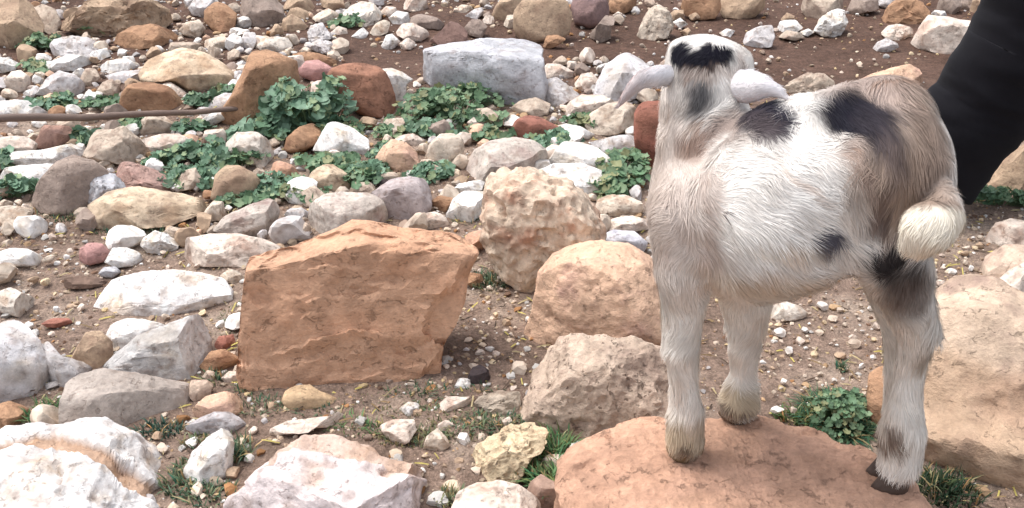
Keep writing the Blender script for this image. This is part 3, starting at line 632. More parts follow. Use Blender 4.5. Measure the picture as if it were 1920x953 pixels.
def rock_colour(X, size, col, stain, seed, amount=0.5):
    """stone colour with stains and veins of its own, from position only"""
    a, b = lin(col), lin(stain)
    a = a * (1 - DESAT) + DESAT * (a @ LUMA); b = b * (1 - DESAT) + DESAT * (b @ LUMA)
    n = fbm(X / size * 2.6 + seed * 3.1, 4, seed + 5)
    n2 = fbm(X / size * 6.0 + seed * 1.7, 3, seed + 9, ridged=True)
    f = np.clip(sstep(0.0, 0.5, n) * amount + sstep(0.55, 0.85, n2) * 0.4, 0, 1)[:, None]
    c = a * (1 - f) + b * f
    # dirt lodged along seams and hollows of the stone, and paler broken patches
    n4 = fbm(X / size * 4.2 + seed * 0.7, 4, seed + 33, ridged=True)
    dirt = (sstep(0.50, 0.80, n4) * (0.5 if col[2] > 146 else 0.14 if col[2] > 115 else 0.03))[:, None]
    c = c * (1 - dirt) + lin((122, 98, 84)) * dirt
    n5 = fbm(X / size * 9.0 + seed * 0.3, 3, seed + 41)[:, None]
    n3 = fbm(X / size * 1.3 + 40 + seed, 2, seed + 21)[:, None]
    return np.clip(c * (1 + 0.12 * n3 + 0.22 * n5), 0.01, 0.86)


FLAT_TOP = [(1074, 860), (1080, 838), (1092, 820), (1122, 806), (1140, 795), (1172, 784), (1190, 777), (1236, 779), (1262, 786), (1330, 781), (1440, 781),
            (1484, 790), (1512, 793), (1545, 803), (1574, 820), (1604, 830), (1640, 851), (1672, 862), (1702, 884), (1716, 902), (1720, 922), (1742, 965), (1700, 1050),
            (1400, 1110), (1200, 1050), (1128, 985), (1104, 948), (1088, 905)]


def flat_rock():
    """low rock with a level, worn top at z = 0.12 and broken sides going down into the soil"""
    P = np.array([at_z(x, y, 0.12)[:2] for x, y in FLAT_TOP])
    c = np.array(at_z(1400, 900, 0.12)[:2])
    Q = P - c
    n = 420
    th = np.linspace(-math.pi, math.pi, n, endpoint=False)
    R = polar_radius(Q, th)
    R = R * (1 + 0.012 * fbm(np.stack([np.cos(th) * 6, np.sin(th) * 6, th * 0], 1), 4, 5))
    rings = []
    for k in range(1, 71):
        q = k / 70
        rings.append(np.stack([q * R * np.cos(th), q * R * np.sin(th), np.zeros(n)], 1))
    nt_ = len(rings)
    out = np.stack([np.cos(th), np.sin(th), th * 0], 1)
    for j, (o_, z) in enumerate([(.004, -.003), (.009, -.009), (.013, -.018), (.016, -.03), (.017, -.042), (.018, -.055), (.017, -.07), (.014, -.085), (.011, -.10), (.006, -.115), (-.002, -.13), (-.01, -.145)]):
        rr = rings[nt_ - 1] + out * (o_ * 1.0)
        rr = rr + out * (0.012 * fbm(np.stack([np.cos(th) * 5, np.sin(th) * 5, th * 0 + z * 30], 1), 4, 9, ridged=True) * min(1, (j + 1) / 4))[:, None]
        rr[:, 2] = z
        rings.append(rr)
    V = np.concatenate(rings + [np.zeros((1, 3))])
    ia = np.arange(n); ib = (ia + 1) % n
    F = np.concatenate([np.concatenate([np.stack([k * n + ia, (k + 1) * n + ia, (k + 1) * n + ib], 1), np.stack([k * n + ia, (k + 1) * n + ib, k * n + ib], 1)]) for k in range(len(rings) - 1)]
                       + [np.stack([np.full(n, len(V) - 1), ia, ib], 1)])
    edge = np.concatenate([np.repeat(np.arange(1, len(rings) + 1) / 70, n), [0]])
    lip = sstep(0.72, 1.0, edge)
    z = 0.0030 * fbm(V * 9, 3, 4) + 0.0030 * fbm(V * 26, 4, 6) + 0.0022 * fbm(V * 80, 3, 9, ridged=True)
    z -= lip * 0.008 * (0.6 + fbm(V * 12, 3, 7)) + lip * 0.007 * sstep(0.1, 0.3, fbm(V * 22, 3, 8))
    V[:, 2] += z
    C = rock_colour(V, 0.22, *PAL['SF'], 207, 0.7)
    st = sstep(0.0, 0.4, fbm(V * 16, 4, 15))[:, None]
    C = C * (1 - 0.3 * st) + lin((196, 156, 134)) * 0.3 * st
    cw = np.array([c[0], c[1], 0.12])
    return V, F, C, cw


def build_rock(idx, line):
    parts = [s.strip() for s in line.split('|')]
    label, ck, crease, pts = parts[0], parts[1], float(parts[2]), parts[3]
    opts = parts[4].split() if len(parts) > 4 else []
    poly = np.array([[float(v) for v in p.split(',')] for p in pts.split()])
    r_ = np.random.default_rng(1000 + idx)
    x0, x1 = poly[:, 0].min(), poly[:, 0].max(); y0, y1 = poly[:, 1].min(), poly[:, 1].max()
    Wp, Hp = x1 - x0, y1 - y0
    # centroid
    A = 0; cx = 0; cy = 0
    for i in range(len(poly)):
        a, b = poly[i], poly[(i + 1) % len(poly)]
        k = a[0] * b[1] - b[0] * a[1]; A += k; cx += (a[0] + b[0]) * k; cy += (a[1] + b[1]) * k
    cx /= 3 * A; cy /= 3 * A
    zb = zdepth(y1)
    dray = ray(cx, cy); dl = np.linalg.norm(dray); W = -dray / dl
    e = math.asin(-dray[2] / dl)
    tilt = math.radians(r_.uniform(2, 14))
    zc = zb
    hero = [o for o in opts if o in ('flat', 'bigblock', 'slabbig', 'crevice', 'bigright', 'dome', 'nodular', 'roughbig')]
    hero = hero[0] if hero else None
    if hero in ('flat', 'slabbig', 'crevice', 'bigright'): tilt = math.radians(4)
    for _ in range(2):
        H = Hp / FPX * zc; Wd = Wp / FPX * zc
        wf = max(crease * H / math.tan(e + tilt), 0.30 * min(Wd, H))
        wf = min(wf, 1.1 * max(Wd, H))
        if hero == 'bigblock': wf = 0.05
        zc = zb + 0.75 * wf
    if hero == 'flat':
        zc = (CAMH - 0.12) / (SP + CP * (777 - 476.5) / FPX)
        H = Hp / FPX * zc; Wd = Wp / FPX * zc; wf = 0.36
    wb = max(0.5 * wf, 0.38 * min(Wd, H))
    size = math.sqrt(Wd * H)
    lvl = 6 if (hero and Wp > 190) else 5 if Wp > 125 else 4 if Wp > 26 else 3
    V, F = ico(lvl)
    P2 = np.stack([(poly[:, 0] - cx) / FPX * zc, -(poly[:, 1] - cy) / FPX * zc], 1)
    th = np.arctan2(V[:, 1], V[:, 0]); s = np.hypot(V[:, 0], V[:, 1]); c = V[:, 2]
    smooth = 'smooth' in opts or hero == 'dome'
    p = 2.7 if smooth else 4.2
    if hero in ('bigblock', 'flat') or 'block' in opts: p = 5.0
    if hero in ('slabbig', 'bigright', 'crevice'): p = 3.6
    if hero == 'dome': p = 2.2
    if hero == 'nodular': p = 2.5
    k = (s ** p + np.abs(c) ** p) ** (1 / p)
    rho = s / k; w = c / k
    R = polar_radius(P2, th)
    u = rho * R * np.cos(th); v = rho * R * np.sin(th)
    wf_max = wf * (1.25 if not smooth else 1.08)
    w = np.where(w > 0, w * wf_max, w * wb)
    U = np.cross(W, RIGHT); U /= np.linalg.norm(U)
    Rt = np.cross(U, W)
    if hero == 'bigright':                     # stepped front: top, steep slope, ledge, undercut face
        kpx = zc / FPX
        xa = u / kpx + cx
        jy = 14 * fbm(np.stack([xa / 60, xa * 0, xa * 0], 1), 3, 12) + 0.10 * (xa - 1800)
        ya = cy - v / kpx - jy
        prof = np.interp(ya, [500, 520, 592, 604, 765, 785, 822, 832, 960], [-30, 0, 95, 106, 148, 165, 228, 226, 150]) * kpx
        edge = 1 - np.clip(rho, 0, 1) ** 9
        w = np.where(w > 0, np.minimum(np.maximum(prof, -0.02), w * 2.2 + 0.0) * edge, w)
    X = u[:, None] * Rt + v[:, None] * U + w[:, None] * W
    X0 = X.copy()
    vtop = -(y0 - cy) / FPX * zc
    topP = U * vtop

    def cut(X, n, q, hard=1.0):
        n = n / np.linalg.norm(n)
        t = np.maximum(0, (X - q) @ n)
        return X - t[:, None] * n * hard

    hw = np.array([W[0], W[1], 0]); hw /= np.linalg.norm(hw)          # horizontally towards the camera
    yaw = lambda a: np.array([hw[0] * math.cos(a) - hw[1] * math.sin(a), hw[0] * math.sin(a) + hw[1] * math.cos(a), 0])
    up = np.array([0, 0, 1.0])
    def edge_planes(X, lean, minlen):
        for i in range(len(P2)):
            a, b = P2[i], P2[(i + 1) % len(P2)]
            d = b - a
            if np.hypot(*d) < minlen or d[0] <= 0 or abs(d[1]) > 0.75 * d[0]: continue
            d3 = Rt * d[0] + U * d[1]
            m = np.cross(hw, d3); m /= np.linalg.norm(m)
            if m[2] < 0: m = -m
            q = Rt * a[0] + U * a[1]
            # only on an outline that is convex here
            if ((P2 - a) @ np.array([-d[1], d[0]])).max() > 0.06 * H * np.hypot(*d): continue
            X = cut(X, m + lean * hw, q, 0.97)
        return X

    if hero == 'bigblock':
        X = edge_planes(X, 0.10, 0.02)
        # front face, leaning back slightly, turned a little to the left
        f = yaw(-0.10) + 0.20 * up
        X = cut(X, f, U * (vtop * 0.62) + W * 0.056, 0.97)
        f2 = yaw(0.95) + 0.05 * up
        X = cut(X, f2, Rt * (0.83 * (x1 - cx) / FPX * zc) + W * 0.05, 0.9)
    elif hero == 'bigright':
        pass
    elif hero == 'dome':
        X = cut(X, yaw(-0.5) + 0.15 * up, W * wf * 0.80, 0.8)
    elif hero == 'nodular':
        X = cut(X, yaw(-0.2) + 0.1 * up, W * wf * 0.9 - U * 0.02, 0.7)
    else:
        tx = math.radians(r_.uniform(-11, 11)) if not hero else 0
        nt = up * math.cos(tx) + RIGHT * math.sin(tx) + hw * math.tan(tilt)
        soft = 0.8 if smooth else 0.96
        X = cut(X, nt, topP - U * (0.05 * H), soft)
        fy = r_.uniform(-0.45, 0.45) if not hero else 0.0
        if not hero and crease <= 0.45 and not smooth:
            X = edge_planes(X, math.tan(tilt) * 0.8, 0.12 * Wd)
        vcr = vtop - max(crease, .08) * H
        X = cut(X, yaw(fy) + r_.uniform(0.05, 0.45) * up, U * vcr + W * wf * 0.92, soft)
        for _ in range(5 if smooth else 4 if 'block' in opts else 9):
            while True:
                n = r_.normal(size=3); n /= np.linalg.norm(n)
                if n @ W > 0.35 and n[2] > -0.3: break
            sup = (X @ n).max()
            X = cut(X, n, n * sup * r_.uniform(0.64, 0.9), 0.8 if smooth else 0.98)
    # surface relief
    D = X0 / (np.linalg.norm(X0, axis=1, keepdims=True) + 1e-9)
    amp = size * (0.034 if not smooth else 0.026)
    if 'rough' in opts or hero in ('roughbig',): amp *= 1.5
    if hero: amp = min(amp, 0.004 if hero == 'dome' else 0.009)
    sd = idx * 7 + 3
    q = X / size
    n1 = fbm(q * 2.3, 3, sd); n2 = fbm(q * 6.0, 4, sd + 31, ridged=True); n3 = fbm(q * 19, 3, sd + 57)
    disp = amp * (0.9 * n1 + 0.55 * n2 + 0.35 * n3)
    if 'rough' in opts:
        disp += amp * 0.9 * fbm(q * 9, 3, sd + 77, ridged=True)
    cgate = None
    if hero == 'bigblock':
        pz = X * np.array([9, 9, 34.0])
        disp = 0.0020 * fbm(pz, 4, 5) + 0.006 * fbm(X * 11, 4, 6) + 0.0035 * fbm(X * np.array([26, 26, 44.0]), 4, 8, ridged=True) \
            - 0.004 * sstep(0.25, 0.5, fbm(X * np.array([15, 15, 30.0]), 3, 18))
        disp += 0.0045 * fbm(X * 38, 4, 27) - 0.006 * sstep(0.2, 0.6, fbm(X * 22, 2, 29)) * sstep(0.5, 0.9, rho)
        px_, py_, _ = to_px(X + at_depth(cx, cy, zc))
        # spalled plate at the right: a step with a crooked edge
        jag = 10 * fbm(np.stack([py_ / 30, px_ * 0, px_ * 0], 1), 3, 3)
        edge = np.interp(py_, [505, 535, 560, 600, 622, 650, 700, 745], [873, 850, 812, 806, 792, 840, 795, 780]) + jag
        disp -= 0.016 * sstep(-2, 3, px_ - edge) * sstep(500, 512, py_)
        # curved ledges on the face
        led = np.interp(px_, [530, 600, 660, 720], [655, 632, 616, 622])
        disp += 0.010 * sstep(0, 5, py_ - led) * (1 - sstep(5, 26, py_ - led)) * sstep(520, 560, px_) * (1 - sstep(690, 730, px_))
        led = np.interp(px_, [470, 560, 640, 760, 870], [497, 478, 444, 450, 462]) + 5 * fbm(np.stack([px_ / 22, px_ * 0, px_ * 0], 1), 3, 12)
        disp -= 0.008 * (1 - sstep(-10, 3, py_ - led))
        # flakes broken off the face: shallow steps with crooked edges, and one long crack
        fk = fbm(X * np.array([9, 9, 16.0]) + 3, 3, 131)
        disp -= 0.0055 * sstep(0.10, 0.13, fk) + 0.0045 * sstep(0.34, 0.36, fk)
        ck_ = np.interp(px_, [728, 760, 800, 850], [664, 658, 640, 632]) + 5 * fbm(np.stack([px_ / 9, px_ * 0, px_ * 0], 1), 3, 133)
        disp -= 0.007 * (1 - sstep(1.0, 3.5, np.abs(py_ - ck_))) * sstep(725, 735, px_) * (1 - sstep(830, 850, px_))
        D = np.tile(W * 0.75 + up * 0.4, (len(X), 1))
    if hero == 'flat':
        disp = 0.0022 * fbm(X * 9, 3, 4) + 0.0022 * fbm(X * 30, 4, 6) + 0.0016 * fbm(X * 90, 2, 9, ridged=True)
        fr = sstep(0.0, 0.10, (X @ -RIGHT) - 0.13) + sstep(0, 0.10, -(X @ np.array([0, 1.0, 0])) - 0.14)
        disp -= 0.022 * np.clip(fr, 0, 1.5)
        D = np.tile(up, (len(X), 1))
    if hero == 'nodular':
        cell = fbm(X * 20, 2, 41); cell2 = fbm(X * 46, 3, 43, ridged=True)
        upz = sstep(-0.07, 0.0, X @ U)
        disp += 0.020 * np.abs(cell) * (0.35 + 0.65 * upz) - 0.012 * sstep(0.25, 0.6, fbm(X * 26, 2, 48)) * (0.3 + 0.7 * upz) + 0.006 * cell2
    if hero == 'dome':
        fl = fbm(X * np.array([11, 11, 16.0]), 3, 61)
        step_ = sstep(-0.03, 0.02, fl) * 0.0030 + sstep(0.2, 0.24, fl) * 0.0025
        disp += step_ - 0.004 * sstep(0.48, 0.62, fbm(X * 60, 2, 66)) + 0.0015 * fbm(X * 70, 3, 67)
    if hero in ('roughbig',):
        disp += 0.006 * fbm(X * 30, 4, 71, ridged=True) + 0.004 * fbm(X * 70, 3, 73)
    if hero == 'bigright':
        disp += 0.006 * fbm(X * 14, 4, 81) + 0.004 * fbm(X * np.array([24, 24, 50.0]), 4, 83, ridged=True)
    if hero in ('slabbig', 'crevice'):
        disp += 0.006 * fbm(X * 11, 3, 87) + 0.005 * fbm(X * 24, 4, 88, ridged=True)
        px_, py_, _ = to_px(X + at_depth(cx, cy, zc))
        if hero == 'crevice':
            ln = np.interp(px_, [-20, 40, 105, 150, 200, 240, 300, 340], [850, 828, 832, 842, 862, 905, 942, 965])
            wd = np.interp(px_, [-20, 40, 90, 130, 200, 240, 300, 340], [5, 10, 22, 20, 20, 26, 18, 14])
            wob = 5 * fbm(np.stack([px_ / 25, px_ * 0, px_ * 0], 1), 3, 17)
            dd = (py_ - ln + wob)
            g = sstep(-wd * 1.2, -wd * 0.9, dd) * (1 - sstep(wd * 0.4, wd * 0.7, dd))
            disp -= 0.012 * g
            cgate = np.clip(g * 1.1, 0, 1)
            lx = 107 + 10 * fbm(np.stack([py_ / 25, py_ * 0, py_ * 0], 1), 3, 19) + (py_ - 850) * 0.1
            g2 = (1 - sstep(1.5, 5, np.abs(px_ - lx))) * sstep(835, 850, py_)
            disp -= 0.008 * g2
        else:
            ln = np.interp(px_, [440, 520, 560, 620, 700, 780, 880], [925, 842, 838, 850, 862, 885, 925]) + 6 * fbm(np.stack([px_ / 30, px_ * 0, px_ * 0], 1), 3, 23)
            band = 1 - sstep(-6, 8, py_ - ln)
            disp -= 0.012 * band
            hol = np.exp(-(((px_ - 588) / 26) ** 2 + ((py_ - 893) / 26) ** 2)) + np.exp(-(((px_ - 735) / 26) ** 2 + ((py_ - 882) / 9) ** 2)) \
                + np.exp(-(((px_ - 825) / 20) ** 2 + ((py_ - 912) / 9) ** 2))
            disp -= 0.012 * hol
            cgate = np.clip(band * 0.75 + hol * 0.7, 0, 1)
    X = X + D * disp[:, None]
    if hero == 'flat':
        Xw = X + at_depth(cx, cy, zc)
    col, stain = PAL[ck]
    C = rock_colour(X, size if not hero else min(size, 0.22), col, stain, idx, 0.7)
    if cgate is not None:
        C = C * (1 - 0.8 * cgate[:, None]) + lin((164, 122, 84) if hero == 'crevice' else (186, 152, 124)) * 0.8 * cgate[:, None]
    if hero in ('bigblock', 'flat'):
        st = sstep(0.0, 0.5, fbm(X * np.array([12, 12, 22.0]), 4, 15))[:, None]
        C = C * (1 - 0.35 * st) + lin((204, 154, 122)) * 0.35 * st
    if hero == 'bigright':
        brown_shade = (sstep(0.125, 0.095, (X + at_depth(cx, cy, zc))[:, 2] + 0.012 * fbm(X * 10, 3, 34)) * 0.45)[:, None]   # weathered brown below the ledge, with some overhang shade put into the colour
        C = C * (1 - brown_shade) + lin((156, 122, 90)) * brown_shade
        C = C * (1 + 0.12 * fbm(X * 40, 3, 99))[:, None]
    cw = at_depth(cx, cy, zc)
    base = np.array([cw[0], cw[1], 0.0])
    mat = M_SAND if ck in ('SB', 'SF', 'S2', 'O', 'R', 'R2', 'A', 'A2', 'A3', 'K') else M_ROUGH if ('rough' in opts or hero == 'roughbig') else M_LIME
    if hero == 'flat':
        X, F, C, cw = flat_rock(); base = np.array([cw[0], cw[1], 0.0])
    name = 'boulder' if Wp > 130 else 'rock' if Wp > 55 else 'stone'
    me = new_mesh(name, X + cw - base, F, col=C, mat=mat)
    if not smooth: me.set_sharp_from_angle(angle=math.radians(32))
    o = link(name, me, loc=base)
    cat = {'boulder': 'boulder', 'rock': 'rock', 'stone': 'stone'}[name]
    tag(o, label, cat, group={'boulder': 'large boulders on the slope', 'rock': 'loose rocks on the ground', 'stone': 'loose stones on the ground'}[name])
    return o, poly


ROCK_OBJS, ROCK_POLYS = [], []
for i_, ln_ in enumerate(l for l in ROCKS.strip().splitlines() if l.strip()):
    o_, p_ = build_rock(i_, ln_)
    ROCK_OBJS.append(o_); ROCK_POLYS.append(p_)

# ------------------------------------------------------------------ the kid
import openvdb as vdb


def sd_cone(P, a, b, ra, rb):
    ab = b - a
    t = np.clip(((P - a) @ ab) / max(ab @ ab, 1e-9), 0, 1)
    return np.linalg.norm(P - (a + t[:, None] * ab), axis=1) - (ra + t * (rb - ra))


def sd_ell(P, c, M, r):
    q = (P - c) @ M.T
    k0 = np.linalg.norm(q / r, axis=1); k1 = np.linalg.norm(q / (r * r), axis=1)
    return k0 * (k0 - 1) / np.maximum(k1, 1e-9)


def smin(a, b, k):
    h = np.clip(0.5 + 0.5 * (b - a) / k, 0, 1)
    return b * (1 - h) + a * h - k * h * (1 - h)


def pxr(px, py, Y):
    p = at_y(px, py, Y)
    return p, to_px(p)[2] / FPX


def volume_mesh(fn, lo, hi, h):
    n = np.ceil((hi - lo) / h).astype(int) + 1
    ax = [lo[i] + h * np.arange(n[i]) for i in range(3)]
    G = np.stack(np.meshgrid(*ax, indexing='ij'), -1).reshape(-1, 3)
    d = fn(G).reshape(n).astype(np.float32)
    d = np.clip(d, -3 * h, 3 * h)
    gr = vdb.FloatGrid(float(3 * h)); gr.copyFromArray(d)
    pts, tris, quads = gr.convertToPolygons(isovalue=0.0, adaptivity=0.0)
    V = np.asarray(pts) * h + lo
    Q = np.asarray(quads).astype(int)
    T = np.asarray(tris).astype(int)
    F = np.concatenate([Q[:, [0, 1, 2]], Q[:, [0, 2, 3]]] + ([T] if len(T) else []))
    a, b, c = V[F[:, 0]], V[F[:, 1]], V[F[:, 2]]
    if np.sum(a * np.cross(b, c)) < 0:            # signed volume: faces must look outwards
        F = F[:, ::-1]
    return V, F


def sd_normals(fn, V, e=0.002):
    N = np.stack([fn(V + d) - fn(V - d) for d in (np.eye(3) * e)], 1)
    return N / (np.linalg.norm(N, axis=1, keepdims=True) + 1e-9)


BF = at_y(1310, 395, 1.06) - at_y(1660, 330, 1.00); BF[2] *= 0.5; BF /= np.linalg.norm(BF)   # along the body, to the chest
BL = np.cross(np.array([0, 0, 1.0]), BF); BL /= np.linalg.norm(BL)
BU = np.cross(BF, BL)
BM = np.stack([BF, BL, BU])
SHR = 5.0          # the coat adds this much to the outline, in photograph pixels


def ell(px, py, Y, lx, ly, dep, M=BM):
    p, k = pxr(px, py, Y)
    return ('e', p, M, np.array([(lx - SHR) * k, dep - SHR * k, (ly - SHR) * k]))


def chain(*pts):
    out = []
    for a, b in zip(pts[:-1], pts[1:]):
        pa, ka = pxr(*a[:3]); pb, kb = pxr(*b[:3])
        out.append(('c', pa, pb, (a[3] - SHR) * ka, (b[3] - SHR) * kb))
    return out


def rotM(deg):
    """axes in the vertical plane turned by deg (counter-clockwise in the picture)"""
    a = math.radians(deg)
    X = RIGHT * math.cos(a) + np.array([0, 0, 1.0]) * math.sin(a)
    Z = -RIGHT * math.sin(a) + np.array([0, 0, 1.0]) * math.cos(a)
    return np.stack([X, np.array([0, 1.0, 0]), Z])


GOAT = {
 'torso': [ell(1462, 392, 1.005, 172, 176, 0.098),
           ell(1405, 430, 1.000, 95, 136, 0.072, rotM(0)),
           ell(1640, 300, 1.005, 125, 138, 0.078, rotM(-38)),
           ell(1545, 350, 1.00, 150, 152, 0.086),
           ell(1610, 215, 1.01, 95, 58, 0.050, rotM(12)),
           ell(1480, 235, 1.03, 85, 48, 0.045, rotM(8)),
           ell(1670, 210, 1.00, 55, 62, 0.045, rotM(-35)),
           ell(1720, 330, 0.985, 55, 95, 0.062, rotM(20))],
 'chest': [ell(1318, 400, 1.075, 104, 176, 0.075, rotM(0)),
           ell(1370, 300, 1.07, 95, 86, 0.055, rotM(-8))],
 'neck': chain((1330, 340, 1.085, 100), (1322, 260, 1.10, 90), (1318, 190, 1.11, 83), (1322, 140, 1.12, 72)),
 'head': [ell(1331, 132, 1.135, 84, 52, 0.058, rotM(-6)), ell(1332, 98, 1.145, 80, 26, 0.04, rotM(-8))] + chain((1330, 128, 1.15, 60), (1328, 150, 1.20, 42), (1326, 172, 1.245, 30)),
 'nearfore': chain((1292, 400, 1.02, 85), (1284, 500, 1.01, 62), (1281, 580, 1.01, 44), (1277, 648, 1.008, 40), (1281, 690, 1.008, 32), (1283, 730, 1.008, 30), (1286, 775, 1.008, 38), (1284, 822, 1.006, 40)),
 'farfore': chain((1380, 450, 1.09, 85), (1400, 560, 1.088, 52), (1399, 610, 1.09, 42), (1397, 650, 1.09, 34), (1394, 700, 1.09, 28), (1387, 752, 1.086, 43)),
 'nearhind': chain((1650, 320, 0.955, 110), (1660, 430, 0.945, 92), (1685, 510, 0.95, 66), (1704, 570, 0.957, 50), (1722, 618, 0.962, 43), (1710, 672, 0.962, 33), (1701, 735, 0.958, 31), (1692, 808, 0.954, 46), (1686, 866, 0.950, 43)) + chain((1730, 605, .962, 34), (1762, 634, .962, 13)),
 'farhind': chain((1650, 350, 1.05, 90), (1650, 460, 1.06, 66), (1672, 560, 1.045, 44), (1690, 620, 1.04, 38), (1686, 700, 1.035, 30), (1684, 770, 1.035, 32), (1680, 812, 1.032, 30)),
 'tail': chain((1735, 335, 0.945, 38), (1768, 385, 0.90, 36), (1766, 412, 0.872, 44), (1741, 428, 0.858, 54), (1722, 450, 0.86, 40)),
}
KS = {'torso': 0.028, 'chest': 0.012, 'neck': 0.028, 'head': 0.02, 'nearfore': 0.022, 'farfore': 0.02, 'nearhind': 0.022, 'farhind': 0.02, 'tail': 0.005}


def prim(P, q):
    return sd_ell(P, q[1], q[2], q[3]) if q[0] == 'e' else sd_cone(P, *q[1:])


def group_sd(P, g):
    d = None
    for q in GOAT[g]:
        v = prim(P, q)
        d = v if d is None else smin(d, v, KS[g] if q[0] == 'e' else 0.004)
    return d


def goat_sd(P):
    d = None
    for g in GOAT:
        v = group_sd(P, g)
        d = v if d is None else smin(d, v, KS[g])
    return d


cs = []
for g_, L_ in GOAT.items():
    for q in L_:
        if q[0] == 'e':
            cs += [q[1] - q[3].max(), q[1] + q[3].max()]
        else:
            cs += [q[1] - q[3], q[1] + q[3], q[2] - q[4], q[2] + q[4]]
cs = np.array(cs)
gV, gF = volume_mesh(goat_sd, cs.min(0) - 0.015, cs.max(0) + 0.015, 0.0042)
gN = sd_normals(goat_sd, gV)

# coat: patches of colour, each an ellipsoid of the kid's own space (position, half sizes in m)
def patch(px, py, Y, rx, ry, col, rot=0.0, dep=0.05, soft=0.35, amt=1.0):
    # sit the patch on the skin: the first skin point met along this line of sight
    t = np.linspace(0.75, 1.35, 400)
    line = CAM + ray(px, py) * t[:, None]
    hit = np.where(goat_sd(line) < 0)[0]
    p = line[hit[0]] if len(hit) else at_y(px, py, Y)
    k = to_px(p)[2] / FPX
    return (p, rotM(rot), np.array([rx * k, dep, ry * k]), lin(col), soft, amt)


PATCHES = [
 patch(1290, 690, 1.05, 900, 200, (228, 219, 205), dep=0.5, soft=0.5, amt=0.5),
 patch(1262, 300, 1.03, 70, 130, (190, 168, 152), soft=0.8, dep=.09, amt=.5),
 patch(1232, 430, 1.03, 46, 150, (188, 166, 150), soft=0.9, dep=.09, amt=.55),
 patch(1290, 400, .98, 40, 170, (212, 196, 184), soft=0.9, amt=.6, rot=6),
 patch(1345, 240, 1.00, 80, 15, (120, 96, 84), rot=26, soft=0.8, amt=.8, dep=.05),
 patch(1300, 268, 1.00, 40, 14, (150, 122, 106), rot=46, soft=0.8, amt=.7, dep=.05),
 patch(1330, 400, .98, 12, 170, (166, 140, 126), soft=0.9, amt=.45, rot=3),
 patch(1314, 180, 1.02, 28, 38, (56, 56, 60), rot=-14, soft=0.8, amt=.92),
 patch(1285, 145, 1.02, 16, 20, (100, 92, 90), soft=0.9, amt=.6),
 patch(1316, 106, 1.08, 64, 19, (24, 23, 31), rot=-1, soft=0.25, dep=.045),
 patch(1275, 108, 1.08, 22, 15, (24, 23, 31), rot=6, soft=0.3, dep=.03),
 patch(1355, 108, 1.08, 26, 14, (24, 23, 31), rot=-10, soft=0.3, dep=.03),
 patch(1330, 136, 1.06, 60, 12, (150, 128, 114), rot=0, soft=0.9, dep=.03, amt=.6),
 patch(1395, 128, 1.08, 16, 22, (150, 125, 112), soft=0.9, amt=.6),
 patch(1432, 214, .99, 50, 28, (42, 41, 52), rot=14, soft=0.4, dep=.05),
 patch(1425, 238, .98, 42, 18, (86, 76, 76), soft=0.8, amt=.7, dep=.05),
 patch(1690, 260, .97, 94, 132, (152, 131, 115), rot=-25, soft=0.7, amt=.9, dep=.17),
 patch(1700, 365, .93, 74, 84, (152, 131, 115), soft=0.8, amt=.9, dep=.15),
 patch(1630, 170, 1.0, 80, 30, (166, 148, 138), rot=14, soft=0.8, amt=.9, dep=.07),
 patch(1596, 214, .97, 84, 32, (30, 29, 37), rot=-14, soft=0.6, dep=.05),
 patch(1650, 250, .95, 44, 34, (56, 51, 56), rot=-40, soft=0.8, dep=.05, amt=.9),
 patch(1676, 300, .93, 20, 46, (108, 94, 90), rot=22, soft=0.9, amt=.55),
 patch(1642, 395, .92, 16, 55, (104, 86, 78), rot=-16, soft=0.9, amt=.75),
 patch(1553, 448, .94, 29, 25, (66, 64, 76), rot=-30, soft=0.6, amt=.95),
 patch(1666, 490, .92, 40, 52, (36, 33, 37), rot=-10, soft=0.5, amt=.97),
 patch(1700, 518, .92, 50, 46, (44, 40, 42), rot=0, soft=0.7, amt=.9),
 patch(1703, 560, .93, 46, 58, (100, 87, 80), soft=0.9, amt=.85),
 patch(1748, 270, .95, 42, 100, (148, 128, 114), rot=18, soft=0.8, dep=.16, amt=.9),
 patch(1626, 330, .92, 10, 44, (132, 108, 96), rot=14, soft=0.9, amt=.6, dep=.03),
 patch(1598, 290, .92, 14, 26, (170, 150, 138), rot=-30, soft=0.9, amt=.6, dep=.03),
 patch(1655, 410, .92, 12, 40, (84, 68, 62), rot=-24, soft=0.9, amt=.8, dep=.03),
 patch(1500, 345, .92, 60, 6, (196, 172, 154), rot=-34, soft=0.9, amt=.6, dep=.03),
 patch(1470, 470, .92, 70, 12, (206, 184, 160), rot=10, soft=0.9, amt=.6, dep=.03),
 patch(1360, 398, .95, 7, 9, (52, 40, 42), soft=0.4, dep=.03),
 patch(1283, 828, 1.00, 60, 46, (172, 146, 100), soft=0.9, dep=.08, amt=.65),
 patch(1290, 842, 1.00, 20, 14, (84, 66, 54), soft=0.9, dep=.05, amt=.9),
 patch(1385, 762, 1.08, 58, 30, (168, 142, 100), soft=0.9, dep=.08, amt=.7),
 patch(1380, 778, 1.08, 45, 10, (84, 68, 60), soft=0.9, dep=.05, amt=.8),
 patch(1670, 825, .93, 24, 40, (178, 150, 120), soft=0.9, dep=.06, amt=.4),
 patch(1674, 835, .93, 4, 34, (96, 68, 52), rot=-6, soft=0.8, dep=.05, amt=.8),
 patch(1690, 838, .93, 4, 28, (96, 68, 52), rot=8, soft=0.8, dep=.05, amt=.8),
 patch(1732, 672, .93, 18, 26, (160, 136, 110), soft=0.9, dep=.06, amt=.6),
 patch(1440, 545, .95, 140, 36, (198, 178, 150), soft=0.9, dep=.06, amt=.55),
]
TAILC = lin((236, 226, 208))


